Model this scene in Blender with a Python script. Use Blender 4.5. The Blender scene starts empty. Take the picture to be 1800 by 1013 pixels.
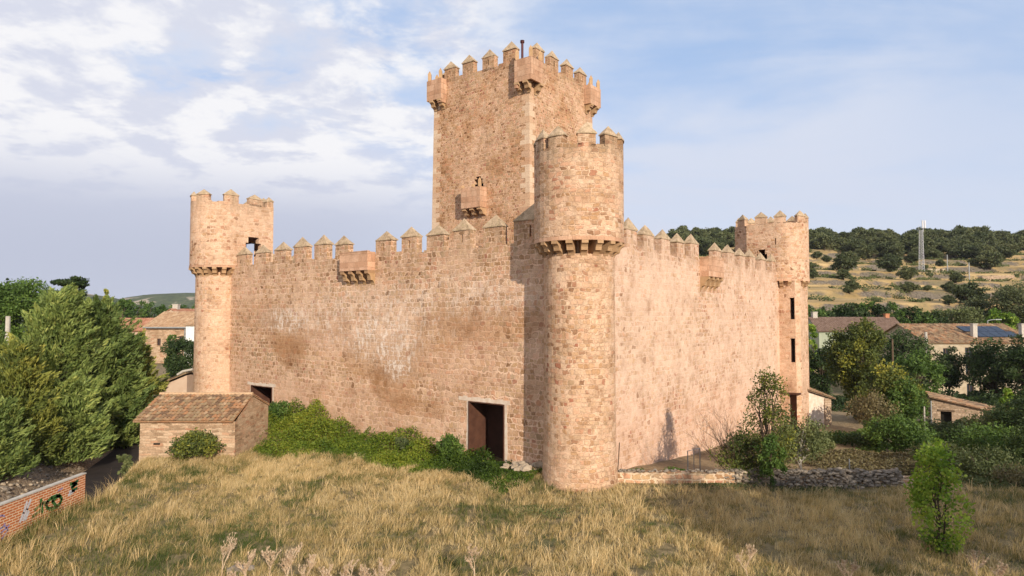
import bpy, math, random
import numpy as np
from mathutils import Vector
# ---------------------------------------------------------------- camera, world, sun, exposure
scene = bpy.context.scene
col = scene.collection
rng = np.random.default_rng(7)
random.seed(7)
F = 1156.0; PITCH = math.atan(46.5/F); CAMH = 7.6
cam = bpy.data.objects.new('camera', bpy.data.cameras.new('camera')); col.objects.link(cam)
cam.location = (0, 0, CAMH); cam.rotation_euler = (math.radians(90)+PITCH, 0, 0)
cam.data.sensor_width = 36; cam.data.lens = F/1800*36; cam.data.clip_end = 6000; cam.data.clip_start = .2
scene.camera = cam
SUN_EL = math.radians(20.5); SUN_H = np.array([.370, -.928]); SUN_H = SUN_H/np.linalg.norm(SUN_H)
sl = bpy.data.lights.new('sun', 'SUN'); sl.energy = 4.3; sl.angle = math.radians(.55); sl.color = (1, .88, .71)
sun = bpy.data.objects.new('sun', sl); col.objects.link(sun)
sun.rotation_euler = Vector((-SUN_H[0]*math.cos(SUN_EL), -SUN_H[1]*math.cos(SUN_EL), -math.sin(SUN_EL))).to_track_quat('-Z', 'Y').to_euler()
sun.location = (30, -60, 40)
vs = scene.view_settings; vs.view_transform = 'Standard'; vs.look = 'None'; vs.gamma = 1; vs.exposure = .33
scene.display_settings.display_device = 'sRGB'

class NT:
    """small helper for node trees"""
    def __init__(s, tree): s.t = tree; s.n = tree.nodes; s.l = tree.links
    def new(s, typ, **kw):
        n = s.n.new(typ)
        for k, v in kw.items(): setattr(n, k, v)
        return n
    def put(s, sock, v):
        if hasattr(v, 'is_output') or isinstance(v, bpy.types.NodeSocket): s.l.new(v, sock)
        else:
            if isinstance(v, (tuple, list)) and len(v) == 3 and sock.type == 'RGBA': v = (*v, 1)
            sock.default_value = v
    def math(s, op, a, b=None, c=None, clamp=False):
        n = s.new('ShaderNodeMath', operation=op, use_clamp=clamp); s.put(n.inputs[0], a)
        if b is not None: s.put(n.inputs[1], b)
        if c is not None: s.put(n.inputs[2], c)
        return n.outputs[0]
    def vm(s, op, a, b=None):
        n = s.new('ShaderNodeVectorMath', operation=op); s.put(n.inputs[0], a)
        if b is not None:
            if op == 'SCALE': s.put(n.inputs[3], b)
            else: s.put(n.inputs[1], b)
        return n.outputs['Value'] if op in ('DOT_PRODUCT', 'LENGTH', 'DISTANCE') else n.outputs['Vector']
    def mix(s, f, a, b, mode='MIX'):
        n = s.new('ShaderNodeMix', data_type='RGBA', blend_type=mode); s.put(n.inputs[0], f)
        s.put(n.inputs[6], a); s.put(n.inputs[7], b); return n.outputs[2]
    def noise(s, vec, scale, detail=4, rough=.5, dist=0):
        n = s.new('ShaderNodeTexNoise'); s.put(n.inputs['Vector'], vec); s.put(n.inputs['Scale'], scale)
        n.inputs['Detail'].default_value = detail; n.inputs['Roughness'].default_value = rough; n.inputs['Distortion'].default_value = dist
        return n.outputs['Fac']
    def noisec(s, vec, scale, detail=2):
        n = s.new('ShaderNodeTexNoise'); s.put(n.inputs['Vector'], vec); s.put(n.inputs['Scale'], scale); n.inputs['Detail'].default_value = detail
        return n.outputs['Color']
    def step(s, v, a, b, c=0., d=1.):
        n = s.new('ShaderNodeMapRange', interpolation_type='SMOOTHSTEP'); s.put(n.inputs[0], v)
        n.inputs[1].default_value = a; n.inputs[2].default_value = b; n.inputs[3].default_value = c; n.inputs[4].default_value = d
        return n.outputs[0]
    def ramp(s, f, stops, interp='LINEAR'):
        n = s.new('ShaderNodeValToRGB'); s.put(n.inputs[0], f); cr = n.color_ramp; cr.interpolation = interp
        while len(cr.elements) < len(stops): cr.elements.new(.5)
        for e, (p, c) in zip(cr.elements, stops): e.position = p; e.color = (*c, 1)
        return n.outputs[0]
    def sep(s, v):
        n = s.new('ShaderNodeSeparateXYZ'); s.put(n.inputs[0], v); return n.outputs
    def comb(s, x, y, z):
        n = s.new('ShaderNodeCombineXYZ')
        for i, q in enumerate((x, y, z)): s.put(n.inputs[i], q)
        return n.outputs[0]

world = bpy.data.worlds.new('World'); scene.world = world; world.use_nodes = True
w = NT(world.node_tree); w.n.clear()
sky = w.new('ShaderNodeTexSky', sky_type='NISHITA'); sky.sun_disc = False; sky.sun_elevation = SUN_EL
sky.sun_rotation = math.atan2(SUN_H[0], SUN_H[1]); sky.air_density = 1.; sky.dust_density = .7; sky.ozone_density = 2.0; sky.altitude = 900
tc = w.new('ShaderNodeTexCoord').outputs['Generated']
dx, dy, dz = w.sep(tc)
hh = w.math('ADD', w.math('MAXIMUM', dz, 0.0), .16)
px_ = w.math('DIVIDE', dx, hh); py_ = w.math('DIVIDE', dy, hh)
cp = w.comb(px_, py_, 0.)
side = w.math('DIVIDE', dx, w.math('MAXIMUM', w.math('ABSOLUTE', dy), .05))       # -0.78 left edge .. 0.78 right edge
n1 = w.noise(w.vm('ADD', cp, (3.1, 1.7, 0)), 1.05, 9, .56, .25)
n2 = w.noise(w.vm('ADD', cp, (7.3, 4.2, 2.)), 3.6, 9, .60, .15)
n3 = w.noise(w.comb(w.math('MULTIPLY', px_, .45), w.math('MULTIPLY', py_, 1.1), 5.), 1.5, 7, .55, .6)
left = w.step(side, .10, -.34)
low = w.step(dz, .34, .10)
big = w.math('ADD', w.math('MULTIPLY', n2, .60), w.math('MULTIPLY', n1, .50))
# billowing cloud field, thicker towards the upper left
bias = w.math('ADD', w.math('MULTIPLY', w.step(side, -.05, -.62), .10), w.math('MULTIPLY', w.step(dz, .20, .30), .035))
hgtm = w.math('MULTIPLY', w.step(dz, .13, .24), w.step(side, .10, -.12))
puffL = w.math('MULTIPLY', w.step(w.math('ADD', big, bias), .49, .62), hgtm)
veilL = w.math('MULTIPLY', left, w.step(w.math('ADD', n1, w.math('ADD', w.math('MULTIPLY', low, .42), w.math('MULTIPLY', w.step(side, -.3, -.7), .2))), .42, .70))
cir = w.math('MULTIPLY', w.step(w.math('ADD', n3, w.math('MULTIPLY', n2, .25)), .42, .72), .88)
cir = w.math('MULTIPLY', cir, w.step(side, .80, .45, .45, 1.))
skyc = w.vm('SCALE', sky.outputs[0], .125)
skyc = w.mix(.72, skyc, w.mix(w.step(dz, .02, .40), (.54, .60, .74), (.34, .475, .72)))
veilc = w.mix(w.step(dz, .06, .34), (.42, .45, .555), (.60, .62, .72))
c1 = w.mix(w.math('ADD', w.math('MULTIPLY', low, .55), .10), skyc, (.53, .57, .675))
c1 = w.mix(cir, c1, w.mix(w.step(dz, .08, .4), (.53, .57, .68), (.585, .62, .71)))
c2 = w.mix(veilL, c1, veilc)
shade = w.step(w.math('SUBTRACT', big, w.math('MULTIPLY', w.noise(w.vm('ADD', cp, (7.38, 4.30, 2.)), 3.6, 6, .6, .15), .9)), -.02, .14)
puffc = w.mix(w.math('MULTIPLY', shade, 1.), (.56, .58, .67), (.755, .75, .765))
c3 = w.mix(w.math('MULTIPLY', puffL, .94), c2, puffc)
bg = w.new('ShaderNodeBackground'); w.l.new(c3, bg.inputs[0]); bg.inputs[1].default_value = 1.0
wo = w.new('ShaderNodeOutputWorld'); w.l.new(bg.outputs[0], wo.inputs[0])

# ---------------------------------------------------------------- layout maths
U = np.array([-1520., 1156.]); U /= np.linalg.norm(U)          # along the left curtain wall, away from the front tower
V = np.array([-U[0]*0+U[1], -U[0]])                            # along the right curtain wall
C = np.array([3.06, 30.])                                      # front corner of the castle
TL, TR = 31.2, 33.9
Lc = C+TL*U; Rc = C+TR*V; Bc = C+TL*U+TR*V
K = np.array([1.13, 42.]); KU, KV = 8.6, 8.1                   # keep, front corner and side lengths

def sm(x, a, b):
    t = np.clip((x-a)/(b-a), 0, 1); return t*t*(3-2*t)
def wob(x, y, f, s):
    r = np.zeros_like(np.asarray(x, float)+np.asarray(y, float))
    q = np.random.default_rng(s)
    for k in range(5):
        a = q.uniform(0, 6.28); ff = f*q.uniform(.6, 1.9)
        r = r + np.sin((x*math.cos(a)+y*math.sin(a))*ff+q.uniform(0, 6.28))
    return r/5
def lane_edge(y): return np.minimum(-23.5-.32*(y-36.5), -20.7-.04*(27-y))
def H(x, y):
    x = np.asarray(x, float); y = np.asarray(y, float)
    z = .13*wob(x, y, .5, 1)+.07*wob(x, y, 1.6, 2)
    z = z*(1-sm(y, 60, 90)*.5)
    # grassy bank against the left curtain wall
    z = z+.75*np.exp(-(((x+13.2)/4.0)**2+((y-41.5)/2.6)**2))+.35*np.exp(-(((x+5)/6.)**2+((y-36)/2.)**2))
    z = z+.35*np.exp(-(((x-1.5)/2.)**2+((y-30.8)/1.6)**2))
    # lane
    d = x-lane_edge(y)
    k = (1-sm(d, 2.7, 3.9))*sm(d, -.9, .0)*(1-sm(y, 75, 90))
    z = z*(1-k)+(-1.0)*k
    bank = (1-sm(d, -3., -.6))*(1-sm(y, 60, 80))
    z = z+bank*.35*(1+.6*wob(x, y, 2.3, 4))
    # ground falling away right of the castle
    s = (x-C[0])*V[0]+(y-C[1])*V[1]
    dr = np.interp(s, [0, 3, 11.6, 37, 60], [0, .05, .85, 2.0, 2.6])
    inside = sm(x/np.maximum(y, 1), -.02, .08)
    z = z-dr*sm(y, 29.9, 30.9)*inside
    # hill
    hx = sm(x/np.maximum(y, 1), .10, .26)
    hp = np.interp(y, [88, 100, 130, 230, 300, 340, 600], [0, 3.6, 10.2, 31.5, 43.5, 46, 30])
    wv = 9*wob(x, y, .022, 9)+2.2*wob(x, y, .10, 10)
    hp2 = np.interp(y+wv, [88, 100, 130, 230, 300, 340, 600], [0, 3.6, 10.2, 31.5, 43.5, 46, 30])
    stp = 3.0+.5*wob(x, y, .02, 13)
    q = hp2/stp; fr = q-np.floor(q)
    ter = (np.floor(q)+sm(fr, .80, .97)*.8+fr*.2)*stp
    zz = np.where((y > 104) & (y < 300), ter*.75+hp2*.25, hp2)
    zz = zz*(1+.05*wob(x, y, .02, 11))
    z = z+hx*zz
    # far ridges on the left
    lx = 1-sm(x/np.maximum(y, 1), -.30, -.05)
    a = x/np.maximum(y, 1)
    z = z+lx*1.4*sm(y, 60, 80)
    z = z+lx*sm(y, 380, 560)*(1-sm(y, 560, 700))*np.interp(a, [-1, -.75, -.66, -.60, -.53], [14, 24, 25, 20, 8])
    z = z+lx*sm(y, 700, 1000)*(np.interp(a, [-1.2, -.64, -.56, -.50, -.4], [26, 22, 36, 39, 38])*(1+.04*wob(x, y, .02, 12))+.9*wob(x, y, .12, 15))
    return z
def hz(x, y): return float(H(x, y))
def gp(px, Y):                                                  # ground point at depth Y under a bearing of the view
    x = (px-900)/F*Y; return (x, Y, hz(x, Y))
def zat(py, Y):
    b = (506.5-py)/F; return CAMH+Y*(math.sin(PITCH)+b*math.cos(PITCH))/(math.cos(PITCH)-b*math.sin(PITCH))

# ---------------------------------------------------------------- object helpers
def props(o, label=None, cat=None, group=None, kind=None):
    if label: o['label'] = label
    if cat: o['category'] = cat
    if group: o['group'] = group
    if kind: o['kind'] = kind
    return o
def thing(name, label, cat, loc, group=None):
    o = bpy.data.objects.new(name, None); o.empty_display_size = .3; col.objects.link(o); o.location = loc
    return props(o, label, cat, group)
def wloc(o):
    v = Vector((0, 0, 0))
    while o is not None: v += Vector(o.location); o = o.parent
    return v
class MB:
    def __init__(s): s.v = []; s.f = []; s.m = []; s.uv = None
    def add(s, vs, fs, m=0):
        b = len(s.v); s.v += [tuple(map(float, p)) for p in vs]; s.f += [tuple(b+i for i in f) for f in fs]; s.m += [m]*len(fs)
    def hexa(s, p, m=0):                                       # p: 4 bottom (ccw), 4 top
        s.add(p, [(3, 2, 1, 0), (4, 5, 6, 7), (0, 1, 5, 4), (1, 2, 6, 5), (2, 3, 7, 6), (3, 0, 4, 7)], m)
    def box(s, fr, a0, a1, b0, b1, z0, z1, m=0):
        P = [fr(a, b, z) for z in (z0, z1) for a, b in ((a0, b0), (a1, b0), (a1, b1), (a0, b1))]
        s.hexa(P, m)
    def quad(s, a, b, c, d, m=0): s.add([a, b, c, d], [(0, 1, 2, 3)], m)
    def prism(s, poly, z0, z1, m=0, top=True, bot=True, poly2=None):
        n = len(poly); q = poly2 or poly
        vs_ = [(x, y, z0) for x, y in poly]+[(x, y, z1) for x, y in q]
        fs = [(i, (i+1) % n, n+(i+1) % n, n+i) for i in range(n)]
        if bot: fs.append(tuple(range(n-1, -1, -1)))
        if top: fs.append(tuple(range(n, 2*n)))
        s.add(vs_, fs, m)
    def tube(s, pts, rad, n=6, m=0, caps=True):
        pts = [Vector(p) for p in pts]; vs_ = []; fs = []
        for i, p in enumerate(pts):
            d = (pts[min(i+1, len(pts)-1)]-pts[max(i-1, 0)]).normalized()
            a = d.cross(Vector((0.31, .95, .05))).normalized(); b = d.cross(a)
            r = rad[i] if isinstance(rad, (list, tuple)) else rad
            for k in range(n):
                t = 2*math.pi*k/n; vs_.append(p+a*(r*math.cos(t))+b*(r*math.sin(t)))
        for i in range(len(pts)-1):
            for k in range(n): fs.append((i*n+k, i*n+(k+1) % n, (i+1)*n+(k+1) % n, (i+1)*n+k))
        if caps: fs.append(tuple(range(n-1, -1, -1))); fs.append(tuple((len(pts)-1)*n+k for k in range(n)))
        s.add(vs_, fs, m)
    def build(s, name, mats, parent=None, loc=None, smooth=False, label=None):
        mats = mats if isinstance(mats, (list, tuple)) else [mats]
        org = wloc(parent) if parent is not None else Vector((0, 0, 0))
        if loc is not None: org = Vector(loc)
        me = bpy.data.meshes.new(name)
        me.from_pydata([(p[0]-org.x, p[1]-org.y, p[2]-org.z) for p in s.v], [], s.f); me.update()
        for mt in mats: me.materials.append(mt)
        me.polygons.foreach_set('material_index', s.m)
        if smooth: me.polygons.foreach_set('use_smooth', [True]*len(s.f))
        o = bpy.data.objects.new(name, me); col.objects.link(o)
        if parent is not None: o.parent = parent; o.location = org-wloc(parent)
        else: o.location = org
        if label: o['label'] = label
        return o
def frame(o, a, b, z0=0):
    o = np.array(o, float); a = np.array(a, float); b = np.array(b, float)
    return lambda s, t, z: (o[0]+a[0]*s+b[0]*t, o[1]+a[1]*s+b[1]*t, z+z0)
def panel(mb, fr, a0, a1, z0, z1, holes, b=0., depth=.6, m=0, mh=None, flip=False):
    """flat wall face with rectangular holes and their reveals"""
    A = sorted({a0, a1, *[h[0] for h in holes], *[h[1] for h in holes]}); Z = sorted({z0, z1, *[h[2] for h in holes], *[h[3] for h in holes]})
    for i in range(len(A)-1):
        for j in range(len(Z)-1):
            ca, cz = (A[i]+A[i+1])/2, (Z[j]+Z[j+1])/2
            if any(h[0] < ca < h[1] and h[2] < cz < h[3] for h in holes): continue
            q = [fr(A[i], b, Z[j]), fr(A[i+1], b, Z[j]), fr(A[i+1], b, Z[j+1]), fr(A[i], b, Z[j+1])]
            mb.quad(*(q[::-1] if flip else q), m)
    if depth:
        mm = m if mh is None else mh
        for h in holes:
            c = [(h[0], h[2]), (h[1], h[2]), (h[1], h[3]), (h[0], h[3])]
            for k in range(4):
                (p, q), (r, t) = c[k], c[(k+1) % 4]
                mb.quad(fr(p, b, q), fr(r, b, t), fr(r, b+depth, t), fr(p, b+depth, q), mm)
def copytree(o, parent=None, loc=None, rz=None, sc=None, name=None):
    c = o.copy(); col.objects.link(c); c.parent = parent
    if loc is not None: c.location = loc
    if rz is not None: c.rotation_euler = (0, 0, rz)
    if sc is not None: c.scale = sc if hasattr(sc, '__len__') else (sc, sc, sc)
    for ch in o.children: copytree(ch, c)
    return c

# ---------------------------------------------------------------- materials
def mat(name):
    m = bpy.data.materials.new(name); m.use_nodes = True; t = NT(m.node_tree)
    b = [n for n in t.n if n.type == 'BSDF_PRINCIPLED'][0]
    b.inputs['Roughness'].default_value = .9; b.inputs['Specular IOR Level'].default_value = .2
    return m, t, b
def pos(t): return t.new('ShaderNodeNewGeometry').outputs['Position']
def bump(t, b, h, strength=.5, dist=.03):
    n = t.new('ShaderNodeBump'); n.inputs['Strength'].default_value = strength; n.inputs['Distance'].default_value = dist
    t.l.new(h, n.inputs['Height']); t.l.new(n.outputs[0], b.inputs['Normal'])
def ell(t, p, c, axis, ra, rz, soft=.35, nz=None, amp=.6):
    """0..1 mask of an ellipse on a wall plane: c = world centre, axis = unit vector along wall"""
    d = t.vm('SUBTRACT', p, tuple(c)); a = t.vm('DOT_PRODUCT', d, (axis[0]/ra, axis[1]/ra, 0)); z = t.math('DIVIDE', t.sep(d)[2], rz)
    r = t.math('SQRT', t.math('ADD', t.math('MULTIPLY', a, a), t.math('MULTIPLY', z, z)))
    if nz is not None: r = t.math('ADD', r, t.math('MULTIPLY', t.math('SUBTRACT', nz, .5), amp*2))
    return t.step(r, 1+soft, 1-soft)
BROWN = [(0, (.21, .12, .06)), (.22, (.36, .22, .115)), (.45, (.43, .30, .165)), (.6, (.50, .28, .17)), (.78, (.34, .25, .15)), (.9, (.55, .37, .24)), (1, (.30, .13, .08))]
def rubble(name, stones=BROWN, mortar=(.60, .415, .285), mortar2=(.66, .46, .32), bw=.33, rh=.25, mw=.040, cover=(.44, .60), coverk=.85, bmp=.9, extra=None, zdark=None, fine=.3, cyl=None, joint=.5, warp=1.):
    """coursed rubble: rows of uneven stones, pointed with pale mortar and partly rendered over"""
    m, t, b = mat(name); p = pos(t); geo = t.new('ShaderNodeNewGeometry').outputs['True Normal']
    z = t.sep(p)[2]
    if cyl:
        d = t.sep(t.vm('SUBTRACT', p, (cyl[0], cyl[1], 0))); xh = t.math('MULTIPLY', t.math('ARCTAN2', d[1], d[0]), cyl[2])
    else:
        nu = t.math('ABSOLUTE', t.vm('DOT_PRODUCT', geo, (U[0], U[1], 0))); nv = t.math('ABSOLUTE', t.vm('DOT_PRODUCT', geo, (V[0], V[1], 0)))
        k = t.math('GREATER_THAN', nu, nv); au = t.vm('DOT_PRODUCT', p, (U[0], U[1], 0)); av = t.vm('DOT_PRODUCT', p, (V[0], V[1], 0))
        xh = t.math('ADD', t.math('MULTIPLY', av, k), t.math('MULTIPLY', au, t.math('SUBTRACT', 1, k)))
    q2 = t.comb(xh, z, 0.)
    d1 = t.sep(t.vm('SUBTRACT', t.noisec(q2, 1.1, 2), (.5, .5, .5))); d2 = t.sep(t.vm('SUBTRACT', t.noisec(q2, 4.5, 3), (.5, .5, .5)))
    rowv = t.math('SUBTRACT', t.noise(t.comb(0., t.math('MULTIPLY', z, 1.), 3.), 1.0, 2), .5)
    qx = t.math('ADD', xh, t.math('ADD', t.math('MULTIPLY', d1[0], bw*1.6*warp), t.math('MULTIPLY', d2[0], bw*.95*warp)))
    qz = t.math('ADD', z, t.math('ADD', t.math('MULTIPLY', d1[1], rh*1.1*warp), t.math('ADD', t.math('MULTIPLY', d2[1], rh*.85*warp), t.math('MULTIPLY', rowv, .5))))
    bt = t.new('ShaderNodeTexBrick'); t.put(bt.inputs['Vector'], t.comb(qx, qz, 0.)); bt.inputs['Scale'].default_value = 1; bt.offset = .43; bt.offset_frequency = 2; bt.squash = .72; bt.squash_frequency = 3
    bt.inputs['Brick Width'].default_value = bw; bt.inputs['Row Height'].default_value = rh; bt.inputs['Mortar Size'].default_value = mw; bt.inputs['Mortar Smooth'].default_value = .8
    bt.inputs['Color1'].default_value = (0, 0, 0, 1); bt.inputs['Color2'].default_value = (1, 1, 1, 1); bt.inputs['Mortar'].default_value = (.5, .5, .5, 1)
    rnd = t.sep(bt.outputs['Color'])[0]
    wn = t.new('ShaderNodeTexWhiteNoise', noise_dimensions='1D'); t.put(wn.inputs['W'], t.math('ROUND', t.math('MULTIPLY', rnd, 37))); cell = t.sep(wn.outputs['Color'])
    nm = t.noise(p, 2.2, 5, .6); nf = t.noise(p, 14, 4, .65); nl = t.noise(p, .28, 4, .55)
    st = t.ramp(rnd, stones); st = t.mix(.5, st, t.ramp(nf, [(.25, (.25, .25, .25)), (.75, (.8, .8, .8))]), 'OVERLAY')
    mf = t.math('ADD', bt.outputs['Fac'], t.math('ADD', t.math('MULTIPLY', t.math('SUBTRACT', nf, .5), .5), t.math('MULTIPLY', t.math('SUBTRACT', nm, .5), .7)))
    ed = t.step(mf, .55, .12)
    mo = t.mix(t.step(nm, .35, .65), mortar, mortar2)
    mo = t.mix(t.math('MULTIPLY', t.step(t.noise(p, 1.4, 5, .65), .52, .64), joint), mo, tuple(x*.42 for x in mortar))
    mo = t.mix(fine, mo, t.ramp(nf, [(.3, (.3, .25, .2)), (.7, (.85, .8, .75))]), 'OVERLAY')
    c = t.mix(ed, mo, st)
    flat = t.mix(t.step(nm, .35, .65), mortar, mortar2); flat = t.mix(fine*1.2, flat, t.ramp(nf, [(.3, (.3, .25, .2)), (.7, (.85, .8, .75))]), 'OVERLAY')
    cv = t.math('ADD', t.math('MULTIPLY', nl, .5), t.math('ADD', t.math('MULTIPLY', nm, .3), t.math('MULTIPLY', cell[1], .2)))
    cvm = t.math('MULTIPLY', t.step(cv, cover[0], cover[1]), coverk)
    c = t.mix(cvm, c, flat)
    if extra: c = extra(t, p, c, ed, nm, nf, nl, cell)
    mot = t.noise(p, .75, 6, .68); mot2 = t.noise(t.vm('ADD', p, (9, 3, 5)), 3.3, 5, .7)
    c = t.mix(1, c, t.ramp(mot, [(.30, (.74, .68, .62)), (.47, (.98, .97, .96)), (.68, (1.10, 1.10, 1.10))]), 'MULTIPLY')
    c = t.mix(t.step(mot2, .58, .72, 0, .45), c, (.33, .19, .10))
    if zdark:
        z0, z1, dc, k = zdark
        zz = t.math('ADD', t.sep(p)[2], t.math('MULTIPLY', t.math('SUBTRACT', nm, .5), 1.6))
        run = t.step(t.noise(t.vm('MULTIPLY', p, (2.6, 2.6, .45)), 1.0, 5, .65), .42, .60, .25, 1.25)
        c = t.mix(t.math('MULTIPLY', t.math('MULTIPLY', t.step(zz, z0, z1), k), run, None, True), c, t.mix(.6, dc, t.mix(1, c, (.55, .52, .45), 'MULTIPLY')))
    c = t.mix(1, c, (1.03, .972, .968), 'MULTIPLY')
    t.l.new(c, b.inputs['Base Color'])
    hgt = t.math('ADD', t.math('MULTIPLY', ed, t.math('SUBTRACT', 1.15, cvm)), t.math('MULTIPLY', nf, .55))
    bump(t, b, hgt, bmp, .035)
    return m
def wl(s, z, ax=U): p = C+s*ax; return (p[0], p[1], z)
def ex_left(t, p, c, ed, nm, nf, nl, cell):
    mid = t.noise(p, .9, 5, .6)
    def dark(c, ms, colr, k):
        return t.mix(t.math('MULTIPLY', ms, k), c, t.mix(.55, colr, t.mix(1, c, (.78, .68, .56), 'MULTIPLY')))
    pink = t.math('MAXIMUM', ell(t, p, wl(7.5, 4.6), U, 2.4, 1.6, .4, mid, .8), ell(t, p, wl(20, 1.5), U, 12, 2.1, .4, mid, .6))
    pink = t.math('MAXIMUM', pink, ell(t, p, wl(17.9, 6.0), U, 2.6, 1.2, .4, mid, .7))
    pink = t.math('MAXIMUM', pink, ell(t, p, wl(6.4, 5.8), U, 1.3, 1.6, .4, mid, .7))
    c = t.mix(t.math('MULTIPLY', pink, .6), c, t.mix(.45, (.60, .385, .26), c))
    for s, z, ra, rz, k in ((22.6, 6.3, 2.6, 1.2, .8), (22.2, 5.2, 1.5, 1.1, .8), (13.2, 5.0, 3.6, 1.2, .85), (12.2, 3.7, 1.9, 1.4, .85), (5.6, 7.3, 3.6, 1.0, .75), (8.6, 6.6, 2.0, 1.1, .75), (10.2, 2.5, 2.4, .5, .6), (17.6, 6.9, 1.8, .7, .5), (26, 7.6, 3, 1.2, .4)):
        c = dark(c, ell(t, p, wl(s, z), U, ra, rz, .22, mid, .75), (.38, .22, .115), k*.85)
    ww = t.math('MAXIMUM', ell(t, p, wl(13.4, 6.3), U, 3.2, 1.5, .5, mid, .9), ell(t, p, wl(22.6, 7.2), U, 2.7, .8, .5, mid, .9))
    ww = t.math('MAXIMUM', ww, ell(t, p, wl(11.9, 4.75), U, 1.3, .8, .5, mid, .9))
    ww = t.math('MAXIMUM', ww, t.math('MULTIPLY', ell(t, p, wl(14.5, 7.4), U, 6.5, 1.8, .5, mid, .9), .6))
    ww = t.math('MAXIMUM', ww, t.math('MULTIPLY', ell(t, p, wl(7, 8.6), U, 6, 1.1, .5, mid, .9), .45))
    streak = t.noise(t.vm('MULTIPLY', p, (3.2, 3.2, 1.4)), 1.6, 5, .62)
    wm = t.math('MULTIPLY', t.math('MULTIPLY', ww, t.step(t.math('ADD', t.math('MULTIPLY', mid, .5), t.math('MULTIPLY', streak, .5)), .42, .58)), t.math('MAXIMUM', t.math('MULTIPLY', t.math('SUBTRACT', 1, ed), .9), t.step(streak, .50, .60)))
    c = t.mix(t.math('MULTIPLY', ww, .28), c, (.66, .53, .41))
    return t.mix(t.math('MULTIPLY', wm, .9), c, (.74, .66, .57))
def ex_right(t, p, c, ed, nm, nf, nl, cell):
    mid = t.noise(p, .7, 5, .6)
    cr = t.math('MAXIMUM', ell(t, p, wl(28.5, 4.5, V), V, 6, 2.2, .4, mid, .7), ell(t, p, wl(9, 6.5, V), V, 7, 2.2, .4, mid, .7))
    c = t.mix(t.math('MULTIPLY', cr, .55), c, t.mix(.55, (.62, .47, .34), c))
    z = t.sep(p)[2]
    lowp = t.step(t.math('ADD', z, t.math('MULTIPLY', mid, 3)), 5.2, 3.0)
    return t.mix(t.math('MULTIPLY', lowp, .55), c, t.mix(.55, (.58, .36, .25), c))
def ex_keep(t, p, c, ed, nm, nf, nl, cell):
    mid = t.noise(p, .5, 5, .6)
    return t.mix(t.step(mid, .5, .62, 0, .55), c, t.mix(1, c, (.80, .66, .50), 'MULTIPLY'))
PALE = [(0, (.24, .135, .075)), (.2, (.42, .26, .14)), (.45, (.54, .39, .26)), (.62, (.50, .29, .18)), (.75, (.60, .45, .32)), (.88, (.36, .25, .15)), (1, (.34, .15, .09))]
M_left = rubble('rubble_left_wall', mortar=(.63, .445, .32), mortar2=(.68, .50, .37), cover=(.44, .60), coverk=.6, extra=ex_left, zdark=(9.6, 11.4, (.33, .24, .15), .5))
M_right = rubble('rubble_right_wall', stones=PALE, mortar=(.575, .42, .32), mortar2=(.61, .47, .37), cover=(.38, .54), coverk=.80, bmp=.7, joint=.3, extra=ex_right, zdark=(10.2, 11.6, (.38, .28, .19), .5))
M_tower = rubble('rubble_tower', stones=PALE, mortar=(.54, .375, .25), mortar2=(.60, .445, .32), bw=.31, rh=.20, mw=.03, cover=(.45, .58), coverk=.6, bmp=1., cyl=(C[0], C[1], 2.04), zdark=(13.6, 15.2, (.30, .24, .16), .65))
M_towerb = rubble('rubble_rear_tower', stones=PALE, mortar=(.57, .40, .28), mortar2=(.60, .45, .33), cover=(.42, .55), coverk=.7, zdark=(14.6, 16.2, (.33, .26, .17), .55))
M_towerbl = rubble('rubble_left_tower', stones=PALE, mortar=(.57, .40, .28), mortar2=(.60, .45, .33), cover=(.42, .55), coverk=.7, cyl=(Lc[0], Lc[1], 2.04), zdark=(14.6, 16.2, (.33, .26, .17), .55))
M_keep = rubble('rubble_keep', mortar=(.57, .38, .25), mortar2=(.63, .45, .32), bw=.25, rh=.18, mw=.03, cover=(.46, .62), coverk=.55, extra=ex_keep, zdark=(23.2, 25., (.33, .23, .14), .6), bmp=1.0)
M_shed = rubble('rubble_shed', stones=[(0, (.26, .18, .11)), (.3, (.40, .29, .19)), (.6, (.50, .39, .27)), (.85, (.46, .31, .20)), (1, (.36, .20, .12))], mortar=(.44, .33, .22), mortar2=(.52, .41, .29), bw=.42, rh=.15, mw=.018, cover=(.5, .7), coverk=.5)
M_hut = rubble('rubble_hut', stones=[(0, (.22, .17, .12)), (.5, (.38, .30, .22)), (1, (.48, .38, .28))], mortar=(.36, .28, .19), mortar2=(.42, .33, .235), bw=.3, rh=.18, cover=(.5, .7), coverk=.4)
def ashlar(name, c0, c1, jz=.40, jk=.45):
    m, t, b = mat(name); p = pos(t); n = t.noise(p, 2.6, 5, .6); nf = t.noise(p, 25, 3, .6)
    c = t.mix(t.step(n, .3, .7), c0, c1)
    z = t.sep(p)[2]; blk = t.new('ShaderNodeTexWhiteNoise', noise_dimensions='1D'); t.put(blk.inputs['W'], t.math('FLOOR', t.math('DIVIDE', z, jz)))
    c = t.mix(t.math('MULTIPLY', blk.outputs['Value'], .22), c, (.38, .21, .12))
    j = t.math('LESS_THAN', t.math('FRACT', t.math('DIVIDE', z, jz)), .06)
    c = t.mix(t.math('MULTIPLY', j, jk), c, (.25, .14, .08))
    c = t.mix(.3, c, t.ramp(nf, [(.3, (.3, .3, .3)), (.7, (.7, .7, .7))]), 'OVERLAY')
    t.l.new(c, b.inputs['Base Color']); bump(t, b, t.math('ADD', nf, t.math('MULTIPLY', n, 1.0)), .4, .015); return m
M_corbel = ashlar('ochre_sandstone', (.36, .225, .115), (.46, .30, .17), 5)
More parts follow.
